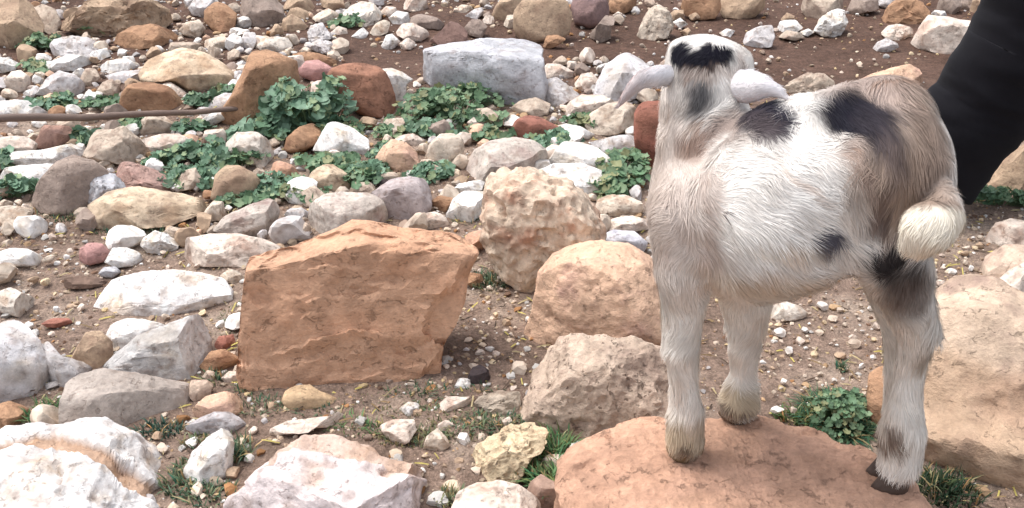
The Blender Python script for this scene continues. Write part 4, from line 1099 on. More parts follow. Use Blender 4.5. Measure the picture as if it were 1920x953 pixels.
def coat(P, seed=0, wob=0.0060):
    W_ = np.stack([fbm(P * 38 + 9.1 * k, 3, 200 + k) for k in range(3)], 1) * wob * 1.6
    W_ += np.stack([vnoise(P * 150 + 5.1 * k, 230 + k) for k in range(3)], 1) * wob * 0.4
    Q = P + W_
    c = np.tile(lin((234, 228, 220)), (len(P), 1))
    tone = fbm(P * np.array([12, 12, 7.0]), 3, 240)[:, None]
    c = c * (1 - 0.16 * np.clip(tone, 0, 1)) + lin((196, 166, 142)) * 0.16 * np.clip(tone, 0, 1)
    for p, M, r, col, soft, amt in PATCHES:
        d = np.linalg.norm(((Q - p) @ M.T) / r, axis=1)
        f = (amt * (1 - sstep(1 - soft * 0.7, 1 + soft * 0.7, d)))[:, None]
        c = c * (1 - f) + col * f
    stk = vnoise(np.stack([P[:, 0] * 75 + P[:, 2] * 25, P[:, 1] * 75, P[:, 2] * 16], 1), 265)
    fs = (sstep(0.15, 0.75, stk) * sstep(-0.2, 0.5, vnoise(P * 17, 266)) * 0.34)[:, None]
    c = c * (1 - fs) + c * np.array([0.66, 0.60, 0.56]) * fs
    fl = (sstep(0.62, 0.8, vnoise(P * np.array([70, 70, 45.0]), 260)) * sstep(0.0, 0.4, vnoise(P * 14, 261)) * 0.5)[:, None]
    c = c * (1 - fl) + lin((140, 108, 86)) * fl
    # the tail is white whatever lies behind it, with a grey saddle at its root
    td = group_sd(P, 'tail'); oth = np.min([group_sd(P, g) for g in GOAT if g not in ('tail', 'farhind', 'farfore', 'head')], axis=0)
    px_, py_, _ = to_px(P)
    low = sstep(380, 396, py_ + 300 * W_[:, 0])
    f = ((1 - sstep(0.001, 0.004, td)) * sstep(-0.002, 0.006, oth) * low)[:, None]
    c = c * (1 - f) + TAILC * f
    return c


M_COAT = vcol_material('goat_coat', rough=0.95, spec=0.05)
M_FUR = vcol_material('goat_fur', rough=0.8, spec=0.12)
M_HORN = vcol_material('hoof_horn', rough=0.6, spec=0.3, bumpscale=180)
M_EYE = vcol_material('eye_glass', rough=0.15, spec=0.5)
gbase = np.array([float((at_z(1283, 850, .12) + at_z(1690, 905, .12))[0] / 2), 1.0, 0.12])
kid = bpy.data.objects.new('goat_kid', None); COL.objects.link(kid); kid.location = gbase
tag(kid, 'white and taupe goat kid with black patches standing on the flat rock, facing away', 'goat kid')
body = link('body', new_mesh('goat_body', gV - gbase, gF, col=coat(gV) * 0.85, mat=M_COAT, normals=gN), kid)

# the coat: tapered strands rooted in the skin, shaded with the skin's normals
def fur_strands(V, F, N, n, flow_fn, len_fn, col_fn, seed, width=0.00062, lift=0.22):
    r_ = np.random.default_rng(seed)
    a, b, c = V[F[:, 0]], V[F[:, 1]], V[F[:, 2]]
    ar = np.linalg.norm(np.cross(b - a, c - a), axis=1)
    fi = r_.choice(len(F), n, p=ar / ar.sum())
    s = np.sqrt(r_.random(n)); t = r_.random(n)
    w0, w1, w2 = 1 - s, s * (1 - t), s * t
    f = F[fi]
    P = w0[:, None] * V[f[:, 0]] + w1[:, None] * V[f[:, 1]] + w2[:, None] * V[f[:, 2]]
    Nn = w0[:, None] * N[f[:, 0]] + w1[:, None] * N[f[:, 1]] + w2[:, None] * N[f[:, 2]]
    Nn /= np.linalg.norm(Nn, axis=1, keepdims=True)
    fl = flow_fn(P)
    # locks: neighbouring strands lean the same way
    lock = np.stack([vnoise(P * 42 + 3.3 * k, seed + 60 + k) for k in range(3)], 1)
    sway = np.stack([vnoise(P * 16 + 7.3 * k, seed + 70 + k) for k in range(3)], 1)
    fl = fl + 0.62 * lock + 0.75 * sway + 0.10 * r_.normal(size=(n, 3))
    tan = fl - Nn * np.sum(fl * Nn, 1, keepdims=True)
    tan /= np.linalg.norm(tan, axis=1, keepdims=True) + 1e-9
    L = len_fn(P) * (0.65 + 0.7 * r_.random(n))
    lf = lift * (0.45 + 1.9 * np.abs(vnoise(P * 34, seed + 80)))
    segs = 4
    side = np.cross(tan, Nn)
    pts = []
    for k in range(segs):
        u = k / (segs - 1)
        off = tan * (L * u)[:, None] + Nn * (L * (lf * u - lf * 0.62 * u * u))[:, None]
        off[:, 2] -= L * 0.16 * u * u
        pts.append(P + off)
    wd = width * (0.7 + 0.6 * r_.random(n))
    VV = []; 
    for k in range(segs - 1):
        wk = wd * (1.0, 0.95, 0.6)[k]
        VV += [pts[k] - side * wk[:, None] * .5, pts[k] + side * wk[:, None] * .5]
    VV.append(pts[-1])
    m = 2 * (segs - 1) + 1
    A = np.stack(VV, 1).reshape(-1, 3)
    i0 = np.arange(n) * m
    FF = []
    for k in range(segs - 2):
        q = 2 * k
        FF += [np.stack([i0 + q, i0 + q + 1, i0 + q + 3], 1), np.stack([i0 + q, i0 + q + 3, i0 + q + 2], 1)]
    q = 2 * (segs - 2)
    FF.append(np.stack([i0 + q, i0 + q + 1, i0 + q + 2], 1))
    FF = np.concatenate(FF)
    nr = Nn * 0.85 + tan * 0.0 + 0.30 * lock + 0.12 * r_.normal(size=(n, 3))
    nr /= np.linalg.norm(nr, axis=1, keepdims=True)
    NR = np.repeat(nr, m, 0)
    c_ = col_fn(P) * (0.94 + 0.11 * r_.random((n, 1))) * (1 + 0.13 * vnoise(P * 80, seed + 90)[:, None])
    CC = np.repeat(c_, m, 0)
    tipw = np.tile(np.array([0.9, 0.9, 1, 1, 1.03, 1.03, 1.05][:m]), n)[:, None]
    return A, FF, np.clip(CC * tipw, 0, 0.93), NR


def region_weights(P):
    gs = list(GOAT)
    d = np.stack([group_sd(P, g) for g in gs], 1)
    w = np.exp(-np.maximum(d, 0) / 0.012)
    return gs, w / w.sum(1, keepdims=True)


FLOW = {'torso': BF * -0.75 + np.array([0, 0, -0.62]), 'neck': np.array([0.22, -0.1, -0.95]), 'head': np.array([0.05, -0.7, -0.7]), 'chest': np.array([0.3, -0.1, -0.9]),
        'tail': np.array([-0.35, -0.1, -0.9])}
LEN = {'torso': 0.017, 'chest': 0.014, 'neck': 0.012, 'head': 0.004, 'tail': 0.010, 'nearfore': 0.014, 'farfore': 0.013, 'nearhind': 0.015, 'farhind': 0.012}


def goat_flow(P):
    gs, w = region_weights(P)
    return sum(w[:, [i]] * FLOW.get(g, np.array([0.06, 0, -1.0])) for i, g in enumerate(gs))


def goat_len(P):
    gs, w = region_weights(P)
    return sum(w[:, i] * LEN[g] for i, g in enumerate(gs))


fA, fF, fC, fN = fur_strands(gV, gF, gN, 90000, goat_flow, goat_len, coat, 11)
link('fur', new_mesh('goat_fur', fA - gbase, fF, col=fC, mat=M_FUR, normals=fN), kid)


def loft(rings, close=True):
    n = len(rings[0]); V = np.concatenate(rings); F = []
    for k in range(len(rings) - 1):
        for j in range(n):
            a = k * n + j; b = k * n + (j + 1) % n
            F.append((a, b, b + n, a + n))
    if close:
        F.append(tuple(range(n))[::-1]); F.append(tuple(range((len(rings) - 1) * n, len(rings) * n)))
    return V, F


def make_ear(pts, flip):
    """drooping ear: a cupped leaf, thick at the root; pts = px, py, Y, half width in px"""
    C_, K_ = zip(*[pxr(*p[:3]) for p in pts]); C_ = np.array(C_)
    hwid = np.array([p[3] for p in pts]) * np.array(K_)
    t = np.linspace(0, len(pts) - 1, 22)
    cx = np.stack([np.interp(t, range(len(pts)), C_[:, i]) for i in range(3)], 1)
    for _ in range(3): cx[1:-1] = (cx[:-2] + 2 * cx[1:-1] + cx[2:]) / 4
    hw_ = np.interp(t, range(len(pts)), hwid)
    rings = []
    for i in range(len(t)):
        d = cx[min(i + 1, len(t) - 1)] - cx[max(i - 1, 0)]; d /= np.linalg.norm(d)
        view = (CAM - cx[i]); view /= np.linalg.norm(view)
        s = np.cross(d, view); s /= np.linalg.norm(s); nn = np.cross(s, d)
        ring = []
        th = 0.14 + 0.30 * math.exp(-t[i] * 1.2)
        for k in range(20):
            a = 2 * math.pi * k / 20
            x = math.cos(a); y = math.sin(a) * th
            y -= 0.55 * (x * x - 0.4)                     # the rims curl away
            ring.append(cx[i] + s * x * hw_[i] + nn * y * hw_[i])
        rings.append(np.array(ring))
    V, F = loft(rings)
    V = V + 0.0008 * fbm(V * 60, 2, 3)[:, None]
    return V, F


def ear_obj(pts, inner):
    V, F = make_ear(pts, False)
    n = fbm(V * 45, 3, 8)
    c = lin((226, 221, 221)) * (1 + 0.16 * n[:, None])
    # thin pinkish skin shows along the lower rim and in the fold
    ang = np.tile(np.arange(20) / 20 * 2 * math.pi, 22)
    pk = (sstep(0.35, 0.95, np.cos(ang) * (1 if inner > .5 else 1)) * 0.45)[:, None]
    c = c * (1 - pk) + lin((206, 170, 164)) * pk
    tip = np.repeat(np.linspace(0, 1, 22), 20)
    f = (sstep(0.30, 0.85, tip + 0.12 * np.cos(ang)) * inner)[:, None]
    c = c * (1 - f) + lin((178, 152, 144)) * f
    me = new_mesh('goat_ear', V - gbase, F, col=c, mat=M_COAT)
    o = link('ear', me, kid)
    V2 = V; T = np.array([[q[0], q[1], q[2]] for q in F if len(q) == 4] + [[q[0], q[2], q[3]] for q in F if len(q) == 4])
    a, b, cc = V2[T[:, 0]], V2[T[:, 1]], V2[T[:, 2]]
    fn = np.cross(b - a, cc - a); N = np.zeros_like(V2)
    for k in range(3): np.add.at(N, T[:, k], fn)
    N /= np.linalg.norm(N, axis=1, keepdims=True) + 1e-12
    ctr = V2.reshape(22, 20, 3).mean(1).repeat(20, 0)
    if np.mean(np.sum((V2 - ctr) * N, 1)) < 0: N = -N
    dirv = C_end = at_y(*pts[-1][:3]) - at_y(*pts[0][:3]); dirv = dirv / np.linalg.norm(dirv)
    A, FF, CC, NR = fur_strands(V2, T, N, 2600, lambda P: np.tile(dirv, (len(P), 1)), lambda P: np.full(len(P), 0.0065),
                                lambda P: lin((228, 224, 224)) * (1 + 0.2 * fbm(P * 60, 2, 5)[:, None]) * (1 - inner * 0.45 * sstep(0.45, 0.95, np.clip((P - at_y(*pts[0][:3])) @ dirv / np.linalg.norm(at_y(*pts[-1][:3]) - at_y(*pts[0][:3])), 0, 1))[:, None] * np.array([0.75, 0.95, 1.0])), 77, width=0.0006, lift=0.2)
    link('ear_hair', new_mesh('ear_hair', A - gbase, FF, col=CC, mat=M_FUR, normals=NR), o)
    return o


ear_obj([(1292, 142, 1.135, 14), (1266, 141, 1.112, 19), (1242, 142, 1.085, 20), (1216, 144, 1.075, 18), (1196, 154, 1.07, 15), (1178, 174, 1.068, 10), (1164, 192, 1.067, 6), (1157, 203, 1.067, 1.5)], 0.95)
ear_obj([(1350, 160, 1.12, 20), (1370, 161, 1.088, 29), (1394, 162, 1.060, 32), (1420, 163, 1.042, 26), (1444, 165, 1.036, 17), (1462, 175, 1.031, 10), (1477, 188, 1.028, 2)], 0.15)


def make_hoof(px, py, Y, dirv, length, width, height, col, z0=0.12):
    """cloven hoof: two pointed claws side by side"""
    p = at_y(px, py, Y)
    d = np.array([dirv[0], dirv[1], 0]); d /= np.linalg.norm(d); sd = np.array([-d[1], d[0], 0])
    VV, FF = [], []
    for s in (-1, 1):
        rings = []
        for u in np.linspace(0, 1, 6):
            k = 1 - 0.35 * u
            ring = []
            for j in range(14):
                a = 2 * math.pi * j / 14
                x = math.cos(a); y = math.sin(a)
                ln_ = length * (0.62 if x > 0 else 0.45) * k
                wd_ = width * 0.27 * k * (1 - 0.15 * max(x, 0) ** 2)
                ring.append(np.array([p[0], p[1], 0]) + d * (x * ln_ - u * length * 0.22) + sd * (y * wd_ + s * width * 0.27) + np.array([0, 0, z0 - 0.002 + u * height]))
            rings.append(np.array(ring))
        V, F = loft(rings)
        o_ = sum(len(v) for v in VV)
        VV.append(V); FF += [tuple(i + o_ for i in f) for f in F]
    V = np.concatenate(VV)
    c = lin(col) * (1 + 0.3 * fbm(V * np.array([40, 40, 260.0]), 3, 4)[:, None])
    return link('hoof', new_mesh('goat_hoof', V - gbase, FF, col=c, mat=M_HORN), kid)


fwd2 = np.array([BF[0], BF[1]])
make_hoof(1284, 846, 1.012, (-0.6, 0.8), 0.040, 0.044, 0.026, (112, 88, 62))
make_hoof(1385, 778, 1.092, (-0.7, 0.7), 0.040, 0.044, 0.024, (96, 76, 58))
make_hoof(1668, 894, 0.956, (-0.95, 0.05), 0.044, 0.050, 0.040, (78, 64, 56))
make_hoof(1680, 829, 1.032, (-0.95, 0.1), 0.046, 0.042, 0.030, (80, 64, 52))
for sx in (-1, 1):
    c0 = at_y(1330 + sx * 62, 136, 1.172)
    V, F = ico(3)
    cc = np.tile(lin((120, 92, 50)), (len(V), 1)); cc[np.abs(V[:, 2]) < 0.25] = lin((15, 12, 12))
    link('eye', new_mesh('goat_eye', V * 0.010 + c0 - gbase, F, col=cc, mat=M_EYE), kid)
nz = at_y(1326, 170, 1.268)
V, F = ico(3)
link('nose', new_mesh('goat_nose', V * np.array([0.014, 0.008, 0.009]) + nz - gbase, F, col=np.tile(lin((110, 84, 80)), (len(V), 1)), mat=M_EYE), kid)

# ------------------------------------------------------------------ person standing beyond the kid (only one trouser leg is in view)
def cloth_material():
    m, nt, b = node_mat('black_cloth')
    tc = nd(nt, 'ShaderNodeTexCoord')
    n = nd(nt, 'ShaderNodeTexNoise', Scale=9.0, Detail=3.0); nt.links.new(tc.outputs['Object'], n.inputs['Vector'])
    w = nd(nt, 'ShaderNodeTexNoise', Scale=900.0, Detail=2.0); nt.links.new(tc.outputs['Object'], w.inputs['Vector'])
    c = ramp(nt, n.outputs['Fac'], [(0.3, (0.0022, 0.0018, 0.0034)), (0.7, (0.0040, 0.0034, 0.0056))])
    nt.links.new(c, b.inputs['Base Color'])
    b.inputs['Roughness'].default_value = 0.85
    b.inputs['Sheen Weight'].default_value = 0.03; b.inputs['Sheen Roughness'].default_value = 0.6
    bp = nd(nt, 'ShaderNodeBump', Strength=0.3, Distance=0.001); nt.links.new(w.outputs['Fac'], bp.inputs['Height'])
    nt.links.new(bp.outputs[0], b.inputs['Normal'])
    return m


M_CLOTH = cloth_material()
M_SKIN = vcol_material('skin', rough=0.6, spec=0.3)
M_SHOE = vcol_material('shoe_leather', rough=0.5, spec=0.3)


def tube_loft(ctr, rad, nseg=40, ncirc=36, flat=1.0, seed=0, wr=0.004):
    ctr = np.array(ctr); t = np.linspace(0, len(ctr) - 1, nseg)
    c = np.stack([np.interp(t, range(len(ctr)), ctr[:, i]) for i in range(3)], 1)
    for _ in range(1): c[1:-1] = (c[:-2] + 2 * c[1:-1] + c[2:]) / 4
    r = np.interp(t, range(len(rad)), rad)
    V = []
    for i in range(nseg):
        d = c[min(i + 1, nseg - 1)] - c[max(i - 1, 0)]; d /= np.linalg.norm(d)
        s = np.cross(d, [0, 1, 0]); s /= np.linalg.norm(s); n = np.cross(s, d)
        for k in range(ncirc):
            a = 2 * math.pi * k / ncirc
            V.append(c[i] + s * math.cos(a) * r[i] + n * math.sin(a) * r[i] * flat)
    V = np.array(V)
    cc = c.repeat(ncirc, 0); D = V - cc; D /= np.linalg.norm(D, axis=1, keepdims=True)
    # folds run across and slightly along the leg
    fold = fbm(V * np.array([7, 7, 16.0]), 3, seed, ridged=True)
    fd2 = fbm(V @ np.array([[6, 0, 3.0], [0, 6, 0], [9, 0, 20.0]]), 2, seed + 9, ridged=True)
    V = V + D * (wr * 0.9 * fd2 + wr * fold + wr * 1.4 * fbm(V * 6, 2, seed + 5))[:, None]
    F = []
    for i in range(nseg - 1):
        for k in range(ncirc):
            a = i * ncirc + k; b = i * ncirc + (k + 1) % ncirc
            F.append((a, b, b + ncirc, a + ncirc))
    F.append(tuple(range(ncirc))[::-1]); F.append(tuple(range((nseg - 1) * ncirc, nseg * ncirc)))
    return V, F


hemp = at_y(1735, 330, 2.02)
foot = np.array([hemp[0] - 0.02, 2.02, 0.0])
pbase = np.array([foot[0] + 0.25, 2.02, 0.0])
person = bpy.data.objects.new('person', None); COL.objects.link(person); person.location = pbase
tag(person, 'person in loose black trousers standing behind the kid, mostly outside the frame', 'person')
legpx = [(1735, 330, 97), (1787, 261, 99), (1836, 208, 95), (1866, 170, 102), (1921, 95, 106), (1946, 28, 103), (1968, -50, 104)]
lc, lr = [], []
for px, py, rr in legpx:
    p_ = at_y(px, py, 2.02); lc.append(p_); lr.append(rr * to_px(p_)[2] / FPX)
hip1 = np.array([lc[-1][0] + 0.12, 2.06, 0.86])
lc.append((lc[-1] + hip1) / 2 + np.array([0.0, -0.01, 0])); lr.append(0.115)
lc.append(hip1); lr.append(0.125)
V1, F1 = tube_loft(lc, lr, 90, 48, 0.85, 3, 0.0055)
hip2 = hip1 + np.array([0.19, 0.03, 0])
l2 = [np.array([hip2[0] + 0.10, 2.10, 0.07]), np.array([hip2[0] + 0.08, 2.07, 0.45]), hip2]
V2, F2 = tube_loft(l2, [0.12, 0.115, 0.125], 50, 40, 0.85, 9, 0.006)
mid = (hip1 + hip2) / 2
V3, F3 = tube_loft([mid + np.array([0, 0, -0.12]), mid + np.array([0, 0, 0.04]), mid + np.array([0, 0, 0.17])], [0.17, 0.20, 0.175], 16, 40, 0.62, 13, 0.004)
VV = np.concatenate([V1, V2, V3]); FF = F1 + [tuple(i + len(V1) for i in f) for f in F2] + [tuple(i + len(V1) + len(V2) for i in f) for f in F3]
link('trousers', new_mesh('trousers', VV - pbase, FF, mat=M_CLOTH), person)
for p0 in (foot, np.array([l2[0][0], 2.10, 0.0])):
    def shoe_sd(P, p0=p0):
        d = sd_cone(P, p0 + np.array([0.02, 0.03, 0.05]), p0 + np.array([-0.13, -0.02, 0.035]), 0.045, 0.036)
        return np.maximum(smin(d, sd_cone(P, p0 + np.array([0.02, 0.02, 0.05]), p0 + np.array([0.02, 0.02, 0.14]), 0.042, 0.045), 0.02), 0.002 - P[:, 2])
    Vs, Fs = volume_mesh(shoe_sd, p0 + np.array([-0.2, -0.09, -0.02]), p0 + np.array([0.1, 0.12, 0.2]), 0.008)
    link('shoe', new_mesh('shoe', Vs - pbase, Fs, col=np.tile(lin((40, 36, 34)), (len(Vs), 1)), mat=M_SHOE), person)
top = mid + np.array([0, 0.0, 0.12])


def coat_sd(P):
    d = sd_cone(P, top, top + np.array([0, 0, 0.36]), 0.15, 0.165)
    d = np.maximum(d, -99)
    for s in (-1, 1):
        sh = top + np.array([s * 0.17, 0, 0.40]); el = sh + np.array([s * 0.07, -0.02, -0.28]); wr_ = el + np.array([-s * 0.02, -0.10, -0.22])
        d = smin(d, sd_cone(P, sh, el, 0.062, 0.05), 0.03); d = smin(d, sd_cone(P, el, wr_, 0.05, 0.04), 0.01)
    return d


def body_sd(P):
    nk = top + np.array([0, 0, 0.52]); hd = nk + np.array([0, -0.02, 0.16])
    d = sd_cone(P, nk + np.array([0, 0, -0.06]), nk + np.array([0, -0.01, 0.1]), 0.055, 0.05)
    d = smin(d, sd_ell(P, hd, np.eye(3), np.array([0.075, 0.095, 0.115])), 0.03)
    d = smin(d, sd_ell(P, hd + np.array([0, -0.095, -0.02]), np.eye(3), np.array([0.014, 0.022, 0.02])), 0.012)
    for s in (-1, 1):
        d = smin(d, sd_ell(P, hd + np.array([s * 0.077, 0.0, -0.01]), np.eye(3), np.array([0.012, 0.02, 0.03])), 0.006)
        sh = top + np.array([s * 0.17, 0, 0.40]); el = sh + np.array([s * 0.07, -0.02, -0.28]); wr_ = el + np.array([-s * 0.02, -0.10, -0.22])
        pm = wr_ + np.array([0, -0.03, -0.07])
        d = np.minimum(d, smin(sd_cone(P, wr_ + np.array([0, 0.02, .04]), wr_, 0.028, 0.026), sd_cone(P, wr_, pm, 0.028, 0.034), 0.01))
        for k, (fx, ln) in enumerate(((-0.027, .062), (-0.009, .075), (0.009, .07), (0.026, .055))):
            a = pm + np.array([fx, -0.005, -0.015]); b_ = a + np.array([fx * 0.2, -0.012, -ln * .6]); c_ = b_ + np.array([0, 0.012, -ln * .5])
            d = smin(d, np.minimum(sd_cone(P, a, b_, 0.0095, 0.0085), sd_cone(P, b_, c_, 0.0085, 0.007)), 0.005)
        a = pm + np.array([-s * 0.03, -0.01, 0.03]); b_ = a + np.array([-s * 0.02, -0.02, -0.04])
        d = smin(d, sd_cone(P, a, b_, 0.012, 0.009), 0.006)
    return d


lo, hi = top + np.array([-0.36, -0.3, -0.42]), top + np.array([0.36, 0.22, 0.88])
Vb, Fb = volume_mesh(body_sd, lo, hi, 0.009)
link('body', new_mesh('person_body', Vb - pbase, Fb, col=np.tile(lin((178, 132, 106)), (len(Vb), 1)), mat=M_SKIN), person)
Vb, Fb = volume_mesh(coat_sd, lo, hi, 0.014)
link('coat', new_mesh('coat', Vb - pbase, Fb, mat=M_CLOTH), person)
hd = top + np.array([0, 0, 0.68])
link('hair', new_mesh('hair', ico(4)[0] * np.array([0.084, 0.098, 0.10]) * (1 + 0.03 * fbm(ico(4)[0] * 6, 2, 4)[:, None]) + hd + np.array([0, 0.014, 0.035]) - pbase, ico(4)[1], col=np.tile(lin((34, 28, 26)), (len(ico(4)[0]), 1)), mat=M_SHOE), person)

# ------------------------------------------------------------------ iron rod lying across the stones at the left
def rod():
    p0 = at_z(-260, 240, 0.085); p1 = at_z(452, 205, 0.05)
    n = 60; t = np.linspace(0, 1, n)
    c = p0 + (p1 - p0) * t[:, None]
    c[:, 2] += 0.006 * np.sin(t * 5.0) ; c[:, 1] += 0.012 * np.sin(t * 7.0 + 1); c[:, 2] += 0.004 * np.abs(np.sin(t * 11))
    rings = []
    d = (p1 - p0) / np.linalg.norm(p1 - p0); s = np.cross(d, [0, 0, 1]); s /= np.linalg.norm(s); u = np.cross(s, d)
    for i in range(n):
        r = 0.0128 - 0.0062 * t[i] + 0.0006 * math.sin(i * 1.7)
        rings.append(np.array([c[i] + r * (s * math.cos(a) + u * math.sin(a)) for a in np.linspace(0, 2 * math.pi, 14, endpoint=False)]))
    V, F = loft(rings)
    col = lin((108, 90, 80)) * (1 + 0.3 * fbm(V * np.array([14, 60, 60.0]), 3, 7)[:, None])
    b = np.array([c[n // 2][0], c[n // 2][1], 0])
    o = link('iron_rod', new_mesh('iron_rod', V - b, F, col=col, mat=vcol_material('rusty_iron', rough=0.7, spec=0.3, bumpscale=120)), loc=b)
    tag(o, 'long dark weathered rod lying on the stones from the left edge', 'rod')


rod()

# ------------------------------------------------------------------ weeds with rounded leaves, grass, moss
M_LEAF = vcol_material('leaf', rough=0.55, spec=0.3, jitter=0.22, trans=0.2)
M_GRASS = vcol_material('grass_blade', rough=0.6, spec=0.2, trans=0.25)


def leaf_mesh(seed, col):
    """rounded, shallowly lobed leaf with a notch at its stalk, folded along the ribs"""
    r_ = np.random.default_rng(seed)
    n = 21
    V = [(0, 0.02, -0.05)]
    for k in range(n):
        a = math.radians(-78 + 336 * (k / (n - 1)) - 0) + math.pi * 1.5 - math.radians(90) * 0
        a = math.radians(12) + (2 * math.pi - math.radians(24)) * k / (n - 1) - math.pi / 2
        lobe = 1 + 0.10 * math.cos(5 * (a - math.pi / 2)) + r_.uniform(-.04, .04)
        rr = 0.5 * lobe
        fold = 0.10 * abs(math.sin(2.5 * (a - math.pi / 2)))
        V.append((rr * math.cos(a), rr * math.sin(a) + 0.05, 0.13 * (1 + 0.4 * r_.uniform(-1, 1)) - fold))
    V = np.array(V)
    F = np.array([(0, k, k + 1) for k in range(1, n)])
    c = np.tile(lin(col), (len(V), 1)); c[0] *= 1.25
    c *= 1 + 0.12 * r_.normal(size=(len(V), 1))
    return new_mesh('leaf', V, F, col=np.clip(c, 0.005, 1), mat=M_LEAF)


LEAVES = {
 'blue': [leaf_mesh(300 + i, c) for i, c in enumerate([(100, 130, 104), (90, 118, 92), (118, 146, 120), (80, 104, 78), (130, 146, 108)])],
 'mid': [leaf_mesh(320 + i, c) for i, c in enumerate([(90, 116, 86), (104, 130, 96), (76, 100, 74), (120, 140, 106), (132, 134, 96)])],
}
from mathutils import Matrix, Vector
QUICK = []


def leafy(label, cx, cy, rx, ry, h, n, size, tone='blue', name='leafy_weed'):
    r_ = np.random.default_rng(int(cx * 7 + cy))
    yb = cy + ry
    Yb = at_z(cx, yb)[1]
    t = (cy - ry - 476.5) / FPX
    rt = ray(cx, cy - ry); Yt = rt[1] * (CAMH - h) / (-rt[2])
    dep = max((Yt - Yb) / 2, 0.05)
    Yc = Yb + dep
    X = at_z(cx, (yb + cy) / 2)[0] * Yc / at_z(cx, (yb + cy) / 2)[1]
    wx = rx / FPX * to_px((X, Yc, 0))[2]
    base = np.array([X, Yc, 0.0])
    root = bpy.data.objects.new(name, None); COL.objects.link(root); root.location = base
    tag(root, label, 'weed', group='leafy weeds growing between the rocks')
    stems_V, stems_F = [], []
    heads = [(r_.uniform(-.6, .6), r_.uniform(-.6, .6), r_.uniform(.28, .55)) for _ in range(5)] + [(0, 0, .6)]
    for k in range(n):
        a = r_.uniform(0, 2 * math.pi); q = math.sqrt(r_.random())
        # several straggling heads rather than one dome
        hd_ = heads[r_.integers(len(heads))]
        x, y = hd_[0] + hd_[2] * q * math.cos(a), hd_[1] + hd_[2] * q * math.sin(a)
        if r_.random() < 0.16: x *= 1.35; y *= 1.25
        q = min(1, math.hypot(x, y))
        top = math.sqrt(max(0, 1 - q * q))
        # irregular outline
        lump = 0.8 + 0.35 * vnoise(np.array([[x * 2.1 + cx, y * 2.1, 3.0]]), 5)[0]
        z = h * (0.25 + 0.75 * top * lump) * (0.10 + 0.92 * r_.random() ** 0.6)
        p = np.array([x * wx, y * dep, z + 0.004])
        s = size * (0.45 + 0.85 * r_.random() ** 1.3)
        nrm = np.array([x * 0.5, y * 0.5 - 0.30, 1.05]) + 0.40 * r_.normal(size=3); nrm /= np.linalg.norm(nrm)
        tn = np.array([x, y, 0.0]) + 0.7 * r_.normal(size=3); tn -= nrm * (tn @ nrm); tn /= np.linalg.norm(tn)
        sd = np.cross(tn, nrm)
        M = Matrix(((sd[0] * s, tn[0] * s, nrm[0] * s, p[0]), (sd[1] * s, tn[1] * s, nrm[1] * s, p[1]), (sd[2] * s, tn[2] * s, nrm[2] * s, p[2]), (0, 0, 0, 1)))
        me = LEAVES[tone][min(4, int(r_.random() ** 1.3 * 5))]
        o = bpy.data.objects.new('leaf', me); COL.objects.link(o); o.parent = root; o.matrix_local = M
        g0 = np.array([x * wx * 0.55, y * dep * 0.55, -0.003]); w_ = 0.0011
        i0 = len(stems_V); m_ = (g0 + p) / 2 + np.array([0, 0, 0.15 * z])
        for c_ in (g0, m_, p - nrm * 0.05 * s):
            stems_V += [c_ + np.array([-w_, 0, 0]), c_ + np.array([w_, 0, 0])]
        stems_F += [(i0, i0 + 1, i0 + 3, i0 + 2), (i0 + 2, i0 + 3, i0 + 5, i0 + 4)]
    sv = np.array(stems_V)
    link('stem', new_mesh('stem', sv, stems_F, col=np.tile(lin((92, 112, 80)), (len(sv), 1)), mat=M_GRASS), root)


